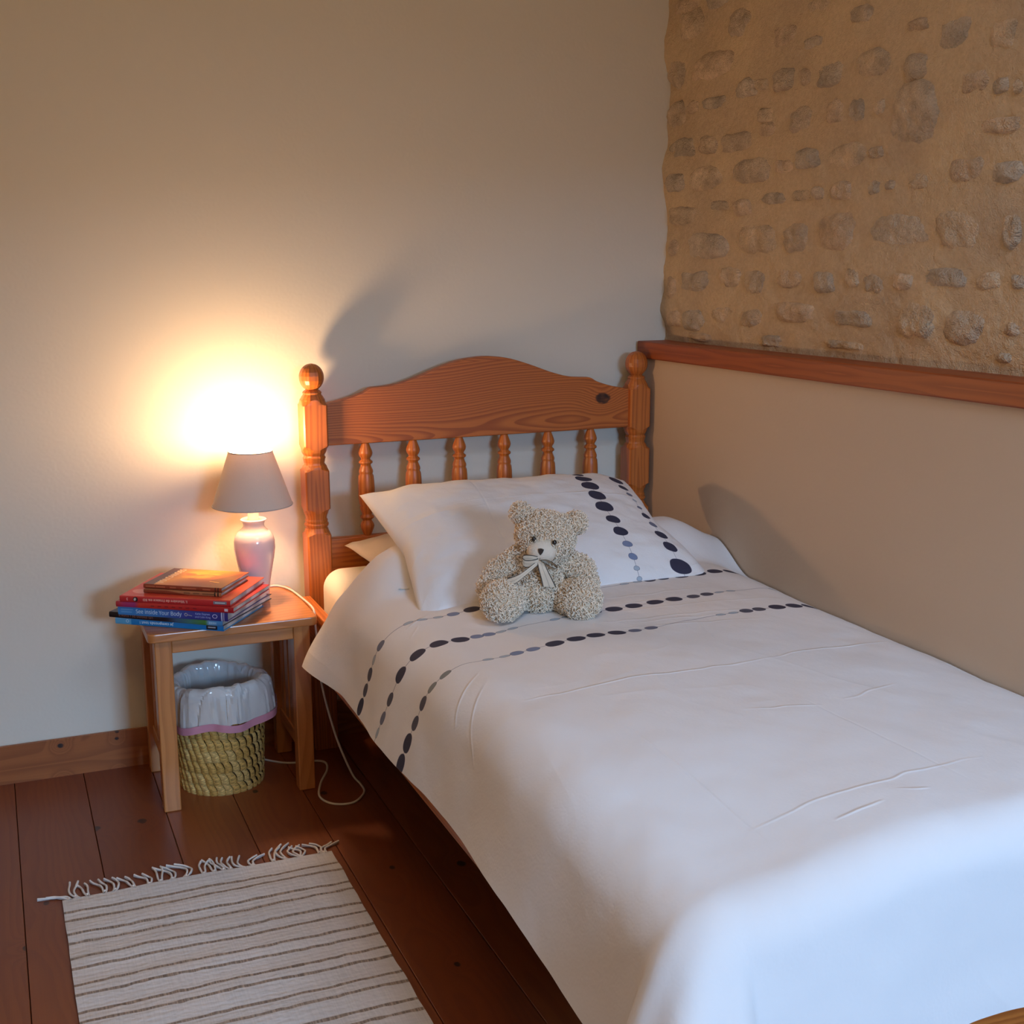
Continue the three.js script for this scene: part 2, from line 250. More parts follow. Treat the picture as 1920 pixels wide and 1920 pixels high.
// ------------------------------------------------------------------ bed
const bed = thing('bed', 'single pine bed with turned posts and arched spindle headboard', 'bed');
function postGeo(r, h, y0, y1, n = 420) {
  const A = 48, ring = [];
  return toCreasedNormals(grid(A, n, (u, v) => {
    const y = mix(y0, y1, v), t = (u + 0.5 / A) * Math.PI * 2, R = r(y), m = Math.max(Math.abs(Math.cos(t)), Math.abs(Math.sin(t)));
    const q = Math.min(R, h / m, h * 1.34);
    return [q * Math.cos(t), y, -q * Math.sin(t), y, t * 0.04];
  }).toNonIndexed(), 0.6);
}
function prof(pts) { return (y) => { if (y <= pts[0][1]) return pts[0][0]; for (let i = 1; i < pts.length; i++) if (y <= pts[i][1]) { const [r0, y0] = pts[i - 1], [r1, y1] = pts[i]; const t = (y - y0) / (y1 - y0 || 1), c = pts[i][2]; const k = c === 'o' ? Math.sqrt(Math.max(0, 1 - (1 - t) * (1 - t))) : c === 'i' ? 1 - Math.sqrt(Math.max(0, 1 - t * t)) : t; return mix(r0, r1, k); } return pts[pts.length - 1][0]; }; }
const HP = 0.0305, SQ = 0.05;
function ballProfile(y) { const c = 0.957, a = 0.0335, b = 0.0305, t = (y - c) / a; return Math.abs(t) < 1 ? b * Math.sqrt(1 - t * t) : 0; }
const postProf = prof([[SQ, 0], [SQ, 0.562], [0.029, 0.578, 'o'], [0.0265, 0.580], [0.0275, 0.584], [0.0305, 0.590, 'o'], [0.026, 0.594, 'i'], [0.0285, 0.600, 'o'], [0.026, 0.604], [0.0275, 0.613], [0.030, 0.617], [SQ, 0.632, 'i'], [SQ, 0.724], [0.030, 0.738, 'o'], [0.0265, 0.740], [0.0245, 0.746], [0.0265, 0.753, 'o'], [0.0285, 0.758], [0.025, 0.763], [0.029, 0.770], [0.031, 0.774], [SQ, 0.789, 'i'], [SQ, 0.888], [0.031, 0.903, 'o'], [0.029, 0.905], [0.0265, 0.910], [0.0215, 0.916], [0.0235, 0.919, 'o'], [0.019, 0.924, 'i'], [0.0155, 0.9275]]);
const fullProf = (y) => Math.max(y < 0.93 ? postProf(y) : 0, y > 0.925 ? ballProfile(y) : 0, 0.0002);
const pg = postGeo(fullProf, HP, 0, 0.9904, 520);
for (const x of [0.7355, 1.632]) { const m = mesh('headboard_post', pg, pineMat, bed); m.position.set(x, 0, 0.067); }
{ // arched top rail
  const L = [[0.755, 0.890], [0.768, 0.891], [0.819, 0.901], [0.861, 0.914], [0.880, 0.9245]], T = [[0.886, 0.9265], [0.944, 0.931], [1.0, 0.946], [1.057, 0.967], [1.115, 0.985], [1.160, 0.9915], [1.186, 0.993]];
  const c1 = curve(L.map(([x, y]) => [x, y, 0])).getPoints(14), c2 = curve(T.map(([x, y]) => [x, y, 0])).getPoints(26), top = [...c1, ...c2];
  const s = new THREE.Shape(); s.moveTo(0.755, 0.787); s.lineTo(1.617, 0.787);
  for (const p of top) s.lineTo(2.372 - p.x, p.y);
  for (const p of top.slice(0, -1).reverse()) s.lineTo(p.x, p.y);
  const g = new THREE.ExtrudeGeometry(s, { depth: 0.021, bevelEnabled: true, bevelThickness: 0.0025, bevelSize: 0.0025, bevelSegments: 2, bevelOffset: -0.0025 });
  g.translate(0, 0, 0.0575);
  mesh('top_rail', grainUV(g, 0, -0.68, -0.816), pineRail, bed);
}
{
  const half = [[0.0085, 0.0], [0.0095, 0.004], [0.0165, 0.022], [0.0178, 0.028], [0.0165, 0.034], [0.0115, 0.042], [0.0125, 0.045], [0.0175, 0.049], [0.0175, 0.053], [0.0125, 0.057], [0.0135, 0.062], [0.0178, 0.072], [0.0180, 0.077], [0.0165, 0.081], [0.0192, 0.086], [0.0205, 0.1], [0.021, 0.1185]];
  const H = 0.243, pts = [...half.map(([r, y]) => [r, y]), ...half.slice().reverse().map(([r, y]) => [r, H - y])];
  const sg = lathe(pts, 24); { const p = sg.attributes.position, uv = sg.attributes.uv; for (let i = 0; i < p.count; i++) uv.setXY(i, p.getY(i), uv.getX(i) * 0.11); }
  for (let k = 0; k < 6; k++) { const m = mesh('spindle', sg, pineMat, bed); m.position.set(0.8665 + 0.1256 * k, 0.546, 0.069); m.rotation.y = k * 1.3; }
}
mesh('lower_rail', box(0.86, 0.12, 0.024, 1.184, 0.49, 0.069, 0.004, 0, 0.3, 0.1), pineMat, bed);
for (const x of [0.694, 1.652]) mesh('side_rail', box(0.026, 0.145, 1.83, x, 0.3405, 1.01, 0.004, 2, 0.2, 0.05), pineMat, bed);
mesh('foot_rail', box(0.80, 0.10, 0.026, 1.20, 0.238, 1.975, 0.004, 0, 0.1, 0.02), pineMat, bed);
for (const x of [0.735, 1.612]) mesh('foot_post', box(0.06, 0.30, 0.06, x, 0.15, 1.91, 0.008, 1, 0.1, 0.03), pineMat, bed);
for (let k = 0; k < 9; k++) mesh('slat', box(0.9, 0.016, 0.07, 1.173, 0.302, 0.22 + k * 0.2, 0.003, 0, k * 0.2, k * 0.05), pineMat, bed);

// ------------------------------------------------------------------ cloth materials
const weaveBump = tex(256, 256, (s, t) => { const k = 0.5 + 0.25 * noise(s * 128, t * 128, 121) + 0.2 * fbm(s * 20, t * 20, 123, 3); return [k, k, k]; }, false, [0.12, 0.12]);
const sheetMat = std({ color: new THREE.Color(0.80, 0.765, 0.70), roughness: 0.95, bumpMap: weaveBump, bumpScale: 0.0006 });
const NAVY = 'rgb(52,50,70)', SLATE = 'rgb(108,112,132)', BLUEG = 'rgb(122,134,164)', PALE = 'rgb(168,180,192)', GREYG = 'rgb(128,132,132)';
const CLOTH = 'rgb(232,228,226)';

// mattress under a fitted sheet
{
  const t = thing('mattress', 'single mattress in a cream fitted sheet, its corner showing by the headboard post', 'mattress', [1.18, 0.311, 1.035]);
  const g = new RoundedBoxGeometry(0.905, 0.178, 1.86, 6, 0.05); g.translate(0, 0.089, 0);
  mesh('fitted_sheet', grainUV(g, 2), sheetMat, t);
  mesh('piping', tube([[-0.4525, 0.05, -0.86], [-0.4535, 0.05, 0], [-0.4525, 0.05, 0.86]], 0.003, 30, 6), sheetMat, t);
}
function pillowGeo(W, D, T, pin, seed, nu = 90, nv = 70, warp = null) {
  const f = (sgn) => (u, v) => {
    const s = u * 2 - 1, t = (v * 2 - 1) * 1;
    const ex = 1 - pin * (1 - t * t) * 0.0, k = Math.pow(Math.max(0, 1 - Math.pow(Math.abs(s), 3.4)), 0.6) * Math.pow(Math.max(0, 1 - Math.pow(Math.abs(t), 2.8)), 0.6);
    const x = s * W / 2 * (1 - pin * Math.pow(1 - Math.abs(t), 1.0) * Math.pow(Math.abs(s), 3) * 0.6), z = t * D / 2 * (1 - pin * (1 - Math.abs(s)) * Math.pow(Math.abs(t), 3) * 0.6);
    let y = sgn * k * T / 2;
    const edge = Math.min(1 - Math.abs(s), 1 - Math.abs(t));
    y += sstep(0, 0.12, edge) * (0.006 * fbm(s * 2.4 + 5, t * 2.4, seed, 3) + 0.0035 * fbm(s * 8, t * 7, seed + 2, 3)) * sgn;
    const corner = Math.pow(Math.abs(s), 6) * Math.pow(Math.abs(t), 6);
    y += corner * 0.012 * noise(s * 3, t * 3, seed) + 0.004 * Math.sin(s * 19 + t * 5) * (1 - sstep(0.0, 0.22, edge)) * sstep(0, 0.05, edge) * sgn;
    return [...(warp ? warp(x, y, z, s, t) : [x, y, z]), u * W, v * D];
  };
  const a = grid(nu, nv, f(1)), b = grid(nu, nv, f(-1));
  const ia = a.index.array; for (let i = 0; i < ia.length; i += 3) { const q = ia[i + 1]; ia[i + 1] = ia[i + 2]; ia[i + 2] = q; }
  const g = mergeVertices(mergeGeometries([a.toNonIndexed(), b.toNonIndexed()].map((q) => { q.deleteAttribute('normal'); return q; })), 1e-5);
  g.computeVertexNormals();
  return g;
}
{ // flat pillow under the duvet edge
  const t = thing('pillow', 'plain cream pillow lying flat beneath the patterned one, only its corner showing', 'pillow', [1.165, 0.533, 0.335]);
  const m = mesh('pillow_case', pillowGeo(0.74, 0.46, 0.125, 0.12, 301), sheetMat, t);
  t.rotation.set(0.03, 0, 0);
}
// ------------------------------------------------------------------ patterned pillow
function dot(c, x, y, rx, ry, col, rot = 0) {
  c.save(); c.translate(x, y); c.rotate(rot); c.beginPath();
  c.moveTo(-rx, 0.12 * ry); c.bezierCurveTo(-rx, -0.8 * ry, -0.35 * rx, -1.05 * ry, 0.15 * rx, -ry); c.bezierCurveTo(0.75 * rx, -0.95 * ry, rx, -0.4 * ry, rx, 0.1 * ry); c.bezierCurveTo(0.95 * rx, 0.7 * ry, 0.4 * rx, ry, -0.1 * rx, ry); c.bezierCurveTo(-0.7 * rx, ry, -rx, 0.7 * ry, -rx, 0.12 * ry);
  c.fillStyle = col; c.fill(); c.lineWidth = 1.6; c.strokeStyle = 'rgba(40,38,56,0.55)'; c.stroke(); c.restore();
}
{
  const W = 0.73, D = 0.475, TW = 1536, TH = 1000, px = TW / W;
  const map = canvasTex(TW, TH, (c) => {
    c.fillStyle = CLOTH; c.fillRect(0, 0, TW, TH);
    const col = (x0, list) => { c.strokeStyle = 'rgba(70,70,90,0.8)'; c.lineWidth = 1.6; c.beginPath(); c.moveTo(x0 * px, list[0][0] * px); c.lineTo(x0 * px, list[list.length - 1][0] * px); c.stroke(); for (const [y, r, k] of list) dot(c, x0 * px, (y * 0.885 + 0.006) * px, r * px, r * 0.8 * px, k, 0.25); };
    // distance from the top (headboard) edge
    col(0.530, [[0.018, 0.016, NAVY], [0.055, 0.017, NAVY], [0.098, 0.022, NAVY], [0.145, 0.023, NAVY], [0.195, 0.023, NAVY], [0.247, 0.023, NAVY], [0.305, 0.018, NAVY], [0.356, 0.018, NAVY], [0.404, 0.012, BLUEG], [0.446, 0.011, BLUEG], [0.480, 0.007, PALE], [0.508, 0.006, PALE]]);
    col(0.645, [[0.02, 0.023, NAVY], [0.075, 0.023, NAVY], [0.125, 0.016, NAVY], [0.165, 0.010, SLATE], [0.20, 0.007, PALE], [0.235, 0.008, SLATE], [0.275, 0.013, NAVY], [0.315, 0.012, SLATE], [0.36, 0.018, NAVY], [0.41, 0.019, NAVY], [0.475, 0.027, NAVY]]);
  });
  map.repeat.set(1 / W, -1 / D); map.offset.set(0, 1); map.wrapS = map.wrapT = THREE.ClampToEdgeWrapping; map.flipY = true;
  map.repeat.set(1 / W, 1 / D); map.offset.set(0, 0);
  map.flipY = false;
  const pb = tex(768, 640, (s, v) => {
    const x = s * W, y = v * D, wob = 0.004 * fbm(x * 9, y * 9, 321, 3), edge = Math.min(s, 1 - s, v, 1 - v);
    let k = 0.45 + 0.10 * fbm(x * 11, y * 9, 322, 4) + 0.015 * noise(x * 380, y * 380, 323);
    const line = (d, h) => { k += h * Math.exp(-d * d / 0.000007); };
    line(y - 0.165 + wob, x > 0.45 ? 0.16 : 0.06); line(x - 0.245 + wob * 0.5, -0.09); line(y - 0.19 + wob, x < 0.24 ? 0.08 : 0);
    k += 0.14 * Math.pow(1 - Math.abs(noise(x * 9 + wob * 60, y * 26 * (0.4 + s), 324)), 5) * sstep(0.16, 0.02, edge);
    return [k, k, k];
  }, false, [W, D], false); pb.flipY = false;
  const t = thing('pillow', 'white pillow with strings of navy and blue dots, propped against the headboard behind the bear', 'pillow', [1.150, 0.607, 0.505]);
  t.rotation.set(0.44, -0.03, 0.0, 'YXZ');
  mesh('pillow_case', pillowGeo(W, D, 0.145, 0.16, 311, 130, 100, (x, y, z, s, t) => { const T = Math.pow((1 - t) / 2, 1.5), L = (1 + t) / 2, R = Math.pow(Math.max(0, s), 3), l = Math.pow(Math.max(0, -s), 3); return [x - 0.042 * R * T + 0.018 * l * L, y - 0.030 * R * T - 0.014 * l * T, z + 0.012 * R * T]; }), std({ map, roughness: 0.92, bumpMap: pb, bumpScale: 0.006 }), t);
}
// ------------------------------------------------------------------ duvet
const duvetShape = (() => {
  const X0 = 0.785, X1 = 1.668, R = 0.11, PHI = 1.22, Z0 = 0.405, Z1 = 1.915, RF = 0.075;
  const drop = (p, R, phi) => p <= R * phi ? [R * Math.sin(p / R), R * (1 - Math.cos(p / R))] : [R * Math.sin(phi) + (p - R * phi) * Math.cos(phi), R * (1 - Math.cos(phi)) + (p - R * phi) * Math.sin(phi)];
  return (a, b) => { // a: across from X0 (negative hangs on the left), b: along from the head edge
    const p = Math.max(0, -a), q = Math.max(0, b - (Z1 - Z0)), x0 = X0 + Math.max(0, a), z0 = Z0 + Math.min(b, Z1 - Z0);
    let y = 0.528 + 0.014 * sstep(0, 0.25, a) * sstep(0.9, 0.5, a) + 0.070 * sstep(0.20, 0.03, b) * sstep(-0.09, 0.06, a);
    y += 0.012 * fbm(a * 2.6, b * 2.1, 401, 3) + 0.0045 * fbm(a * 9, b * 7, 402, 3);
    y -= 0.055 * Math.pow(sstep(0.72, 0.9, a), 1.5) + 0.035 * sstep(0.34, -0.05, a) * sstep(1.15, 1.5, b);
    let x = x0, z = z0;
    const d = Math.pow(Math.pow(p, 2.6) + Math.pow(q, 2.6), 1 / 2.6);
    if (d > 0) {
      const th = Math.atan2(q, p), k = th / (Math.PI / 2), [o, dn] = drop(d, mix(R, RF, sstep(0, 1, k)), mix(PHI, 1.40, sstep(0, 1, k)));
      const bul = 0.105 * Math.sin(2 * th) * sstep(0.05, 0.3, d);
      const fold = sstep(0.06, 0.26, d) * (0.007 * Math.sin(b * 11 + 1.5) * (1 - k) + 0.008 * Math.sin(a * 9 + 1) * k + 0.012 * Math.sin(th * 10) * Math.sin(2 * th)) + 0.006 * fbm(a * 5 + 9, b * 5, 405, 3);
      const flare = 0.02 * sstep(0.25, 0.0, b) * sstep(0.1, 0.26, p);
      const out = o + bul + fold + flare;
      x -= out * Math.cos(th); z += out * Math.sin(th); y -= dn + 0.02 * sstep(0.9, 1.6, b) * sstep(0.12, 0.26, p);
    }
    return [x, y, z];
  };
})();
{
  const A0 = -0.262, A1 = 0.884, B0 = 0, B1 = 1.812, TA0 = -0.30, TAW = 1.25, TB = 1.9, S = 2048;
  const map = canvasTex(S, S, (c) => {
    c.fillStyle = CLOTH; c.fillRect(0, 0, S, S);
    const PX = S / TAW, PY = S / TB;
    const row = (z0, dots) => {
      const zz = (a) => z0 - 0.405 - (a > 0 ? 0.075 * a : 0);
      c.strokeStyle = 'rgba(96,96,112,0.75)'; c.lineWidth = 1.8; c.beginPath();
      for (let a = TA0; a < 0.9; a += 0.01) { const X = (a - TA0) * PX, Y = zz(a) * PY; a === TA0 ? c.moveTo(X, Y) : c.lineTo(X, Y); } c.stroke();
      for (const [a, k] of dots) { const [rx, ry, col] = { L: [0.0182, 0.0145, NAVY], M: [0.0130, 0.0100, BLUEG], D: [0.0130, 0.0100, SLATE], d: [0.0142, 0.0112, 'rgb(80,78,92)'], S: [0.0105, 0.0052, PALE], G: [0.0125, 0.008, GREYG] }[k]; c.save(); c.scale(1, PY / PX); dot(c, (a - TA0) * PX, zz(a) * PY / (PY / PX), rx * PX, ry * PX * 1.1, col, 0); c.restore(); }
    };
    row(0.755, [[-0.242, 'L'], [-0.205, 'd'], [-0.170, 'd'], [-0.138, 'S'], [-0.105, 'D'], [-0.03, 'S'], [0.0, 'S'], [0.035, 'S'], [0.069, 'M'], [0.112, 'L'], [0.158, 'L'], [0.204, 'L'], [0.25, 'L'], [0.29, 'M'], [0.325, 'M'], [0.36, 'S'], [0.482, 'S'], [0.516, 'S'], [0.547, 'd'], [0.582, 'd'], [0.630, 'L'], [0.678, 'L'], [0.724, 'L'], [0.768, 'L'], [0.81, 'L'], [0.85, 'd']]);
    row(0.912, [[-0.243, 'S'], [-0.212, 'D'], [-0.172, 'd'], [-0.118, 'L'], [-0.066, 'L'], [-0.018, 'L'], [0.026, 'L'], [0.062, 'M'], [0.088, 'M'], [0.114, 'S'], [0.14, 'S'], [0.235, 'S'], [0.262, 'S'], [0.297, 'D'], [0.329, 'D'], [0.373, 'L'], [0.421, 'L'], [0.473, 'L'], [0.52, 'L'], [0.569, 'd'], [0.604, 'd'], [0.636, 'S'], [0.666, 'S'], [0.78, 'S'], [0.81, 'S']]);
    row(1.062, [[-0.252, 'L'], [-0.212, 'L'], [-0.172, 'd'], [-0.132, 'd'], [-0.098, 'G'], [-0.064, 'G'], [0.026, 'S'], [0.06, 'S'], [0.085, 'M'], [0.119, 'M'], [0.165, 'L'], [0.211, 'L'], [0.254, 'L'], [0.301, 'L'], [0.342, 'D'], [0.379, 'D'], [0.544, 'S'], [0.575, 'S'], [0.607, 'd'], [0.639, 'd'], [0.685, 'L'], [0.729, 'L'], [0.77, 'L'], [0.81, 'L']]);
  });
  map.flipY = false;
  // fine relief: pressed fold lines and small wrinkles
  const creases = [[0.0, 0.89, 0.48, 0.89, 1], [0.48, 0.89, 0.76, 0.865, 0.8], [0.095, 1.06, 0.105, 1.45, -0.7], [0.41, 1.10, 0.43, 1.45, -0.7], [0.30, 1.09, 0.42, 1.13, 0.8], [0.47, 1.12, 0.60, 1.09, 0.6], [-0.02, 0.72, -0.12, 0.82, 1], [-0.03, 0.78, -0.15, 0.93, 0.7], [0.02, 0.33, -0.04, 0.37, 1], [0.05, 0.30, 0.09, 0.28, 0.8], [-0.02, 0.38, -0.05, 0.42, 0.8], [0.1, 1.42, 0.5, 1.40, 0.7], [0.55, 1.46, 0.75, 1.43, 0.8], [0.2, 1.47, 0.28, 1.46, 1], [0.32, 1.44, 0.36, 1.46, 1], [0.30, 0.55, 0.72, 0.62, 0.6], [0.34, 0.50, 0.8, 0.54, 0.5], [0.32, 0.60, 0.62, 0.68, 0.55], [0.34, 0.45, 0.7, 0.47, 0.5], [0.36, 0.40, 0.64, 0.41, 0.5], [0.36, 0.58, 0.55, 0.615, 0.5]];
  const bump = tex(1024, 1024, (s, t) => {
    const a = TA0 + s * TAW, b = t * TB; let k = 0.45 + 0.15 * fbm(a * 13, b * 10, 411, 4) + 0.008 * noise(a * 400, b * 400, 412);
    const w = fbm(a * 3, b * 3, 413, 2); k += 0.10 * Math.pow(1 - Math.abs(noise(a * 7 + w, b * 5 + 2 * w, 414)), 6) * sstep(-0.1, 0.35, noise(a * 2.2, b * 2.2, 415));
    for (const [a0, b0, a1, b1, h] of creases) { const dx = a1 - a0, dy = b1 - b0, L2 = dx * dx + dy * dy, u = clamp(((a - a0) * dx + (b - b0) * dy) / L2), d = Math.hypot(a - a0 - u * dx, b - b0 - u * dy + 0.004 * noise(a * 30, 2, 416)); if (d < 0.02) k += 0.2 * h * Math.exp(-d * d / 0.000006) * Math.sqrt(Math.sin(Math.PI * clamp(u, 0.02, 0.98))); }
    return [k, k, k];
  }, false, null, false);
  bump.flipY = false;
  const NU = 150, NV = 230;
  const g = grid(NU, NV, (u, v) => { const a = mix(A0, A1, u), b = mix(B0, B1, v), q = duvetShape(a, b); return [...q, (a - TA0) / TAW, b / TB]; });
  const flip = g.index.array; for (let i = 0; i < flip.length; i += 3) { const q = flip[i + 1]; flip[i + 1] = flip[i + 2]; flip[i + 2] = q; }
  g.computeVertexNormals();
  const m = mesh('duvet', thicken(g, NU, NV, 0.012), std({ map, roughness: 0.85, bumpMap: bump, bumpScale: 0.008 }));
  tag(m, 'white cotton duvet with three rows of navy and blue dots, spread over the bed', 'duvet');
}

// ------------------------------------------------------------------ bedside table
const TT = 0.432;
{
  const t = thing('bedside_table', 'small light wood bedside table with slatted sides', 'table', [0.4725, 0, 0.19]);
  const top = new THREE.Shape(); { const w = 0.192, d = 0.158, r = 0.018; top.moveTo(-w + r, -d); top.lineTo(w - r, -d); top.quadraticCurveTo(w, -d, w, -d + r); top.lineTo(w, d - r * 2.2); top.quadraticCurveTo(w, d, w - r * 2.2, d); top.lineTo(-w + r, d); top.quadraticCurveTo(-w, d, -w, d - r); top.lineTo(-w, -d + r); top.quadraticCurveTo(-w, -d, -w + r, -d); }
  const g = new THREE.ExtrudeGeometry(top, { depth: 0.0145, bevelEnabled: true, bevelThickness: 0.0035, bevelSize: 0.0035, bevelSegments: 3, bevelOffset: -0.0035 });
  g.rotateX(-Math.PI / 2); g.translate(0, TT - 0.018, 0);
  mesh('tabletop', grainUV(g, 0, 0.3, 0.2), beechMat, t);
  for (const [x, z] of [[-0.157, 0.119], [0.157, 0.119], [-0.157, -0.13], [0.157, -0.13]]) mesh('leg', box(0.0385, TT - 0.0215, 0.0385, x, (TT - 0.0215) / 2, z, 0.003, 1, x, z), beechMat, t);
  for (const z of [0.119, -0.13]) mesh('apron', box(0.2755, 0.034, 0.018, 0, TT - 0.0215 - 0.017, z + 0.006, 0.002, 0, z, 0.1), beechMat, t);
  for (const x of [-0.157, 0.157]) {
    mesh('side_rail', box(0.018, 0.034, 0.2105, x, TT - 0.0215 - 0.017, -0.0055, 0.002, 2, x, 0.1), beechMat, t);
    mesh('side_rail', box(0.018, 0.034, 0.2105, x, 0.107, -0.0055, 0.002, 2, x, 0.2), beechMat, t);
    for (let k = 0; k < 4; k++) mesh('slat', box(0.011, 0.2528, 0.036, x, 0.2502, -0.083 + k * 0.0515, 0.002, 1, k * 0.1, x), beechMat, t);
  }
}
// ------------------------------------------------------------------ lamp
{
  const t = thing('table_lamp', 'lit bedside lamp with grey-beige cone shade and pinkish ceramic vase base', 'lamp', [0.562, TT, 0.152]);
  const vaseMap = canvasTex(1024, 512, (c, w, h) => {
    const g = c.createLinearGradient(0, 0, 0, h); g.addColorStop(0, 'rgb(232,222,220)'); g.addColorStop(0.5, 'rgb(228,214,218)'); g.addColorStop(1, 'rgb(214,190,200)'); c.fillStyle = g; c.fillRect(0, 0, w, h);
    let s = 7; const r = () => (s = (s * 16807) % 2147483647) / 2147483647;
    for (let i = 0; i < 90; i++) { const x = w * (0.445 + 0.09 * (r() + r() - 1)), y = h * (0.32 + 0.5 * r()); c.fillStyle = ['rgba(90,60,80,0.8)', 'rgba(150,70,80,0.7)', 'rgba(100,90,110,0.7)'][i % 3]; c.beginPath(); c.ellipse(x, y, 3 + 4 * r(), 2 + 3 * r(), r() * 3, 0, 7); c.fill(); }
    for (let i = 0; i < 30; i++) { const x = w * (0.455 + 0.05 * r()), y = h * (0.62 + 0.34 * r()); c.fillStyle = 'rgba(190,90,90,0.35)'; c.beginPath(); c.ellipse(x, y, 10, 7, r() * 3, 0, 7); c.fill(); }
  });
  mesh('base', lathe([[0.0005, 0.001], [0.029, 0.001], [0.031, 0.004], [0.0315, 0.02], [0.034, 0.045], [0.0395, 0.075], [0.0455, 0.105], [0.049, 0.13], [0.0485, 0.148], [0.045, 0.161], [0.038, 0.171], [0.0295, 0.178], [0.0255, 0.183], [0.0248, 0.189], [0.0268, 0.195], [0.0305, 0.1985], [0.031, 0.2005], [0.029, 0.202], [0.022, 0.2005], [0.008, 0.2]], 64), phys({ map: vaseMap, roughness: 0.15, clearcoat: 0.8, clearcoatRoughness: 0.05 }), t);
  mesh('socket', lathe([[0.0005, 0.2], [0.013, 0.2], [0.013, 0.235], [0.016, 0.238], [0.016, 0.275], [0.0005, 0.276]], 24), std({ color: 0xe8e2d6, roughness: 0.5 }), t);
  const y0 = 0.236, y1 = 0.365, r0 = 0.0945, r1 = 0.0515;
  const sh = mesh('lamp_shade', lathe([[r0 - 0.0012, y0], [r0, y0], [r1, y1], [r1 - 0.0012, y1], [r0 - 0.0012, y0]], 72), phys({ color: new THREE.Color(0.74, 0.62, 0.53), roughness: 1, transmission: 0.1, thickness: 0, bumpMap: weaveBump, bumpScale: 0.0004 }), t);
  for (const [r, y] of [[r0, y0], [r1, y1]]) mesh('trim_ring', new THREE.TorusGeometry(r, 0.0013, 8, 72).rotateX(Math.PI / 2).translate(0, y, 0), std({ color: new THREE.Color(0.5, 0.45, 0.42) }), sh);
  const spider = [0, 1, 2].map((k) => new THREE.CylinderGeometry(0.001, 0.001, r0 - 0.014, 6).rotateZ(Math.PI / 2).translate((r0 + 0.014) / 2, 0.24, 0).rotateY(k * 2.094 + 0.4));
  mesh('shade_holder', merge(spider), std({ color: 0xbbbbbb, metalness: 0.8, roughness: 0.4 }), sh);
  const bulb = mesh('bulb', lathe([[0.0005, 0.276], [0.011, 0.277], [0.012, 0.29], [0.016, 0.315], [0.025, 0.340], [0.029, 0.361], [0.026, 0.380], [0.016, 0.392], [0.0005, 0.396]], 32), std({ color: 0xfff4dd, emissive: new THREE.Color(1, 0.72, 0.36), emissiveIntensity: 9 }), t);
  const l = new THREE.PointLight(LAMP_COLOR, LAMP_POWER, 0, 2); l.position.set(0, 0.38, 0); l.castShadow = true; l.shadow.radius = 1.2; l.shadow.bias = -0.001; t.add(l);
  const cp = [[0.575, TT + 0.003, 0.105], [0.60, TT + 0.003, 0.058], [0.632, TT + 0.003, 0.05], [0.655, TT + 0.003, 0.10], [0.6645, TT + 0.003, 0.20], [0.668, TT + 0.0025, 0.27], [0.6675, TT - 0.004, 0.30], [0.667, TT - 0.03, 0.305], [0.672, 0.33, 0.31], [0.676, 0.25, 0.315], [0.700, 0.13, 0.335], [0.735, 0.03, 0.34], [0.753, 0.0035, 0.35], [0.748, 0.003, 0.40], [0.71, 0.003, 0.445], [0.665, 0.003, 0.435], [0.645, 0.003, 0.385], [0.665, 0.003, 0.31], [0.700, 0.003, 0.235], [0.706, 0.003, 0.185], [0.675, 0.003, 0.165], [0.61, 0.003, 0.15], [0.52, 0.003, 0.06], [0.45, 0.003, 0.035]];
  mesh('power_cord', tube(cp.map(([x, y, z]) => [x - 0.562, y - TT, z - 0.152]), 0.0027, 260, 8), std({ color: new THREE.Color(0.74, 0.68, 0.62), roughness: 0.5 }), t);
}
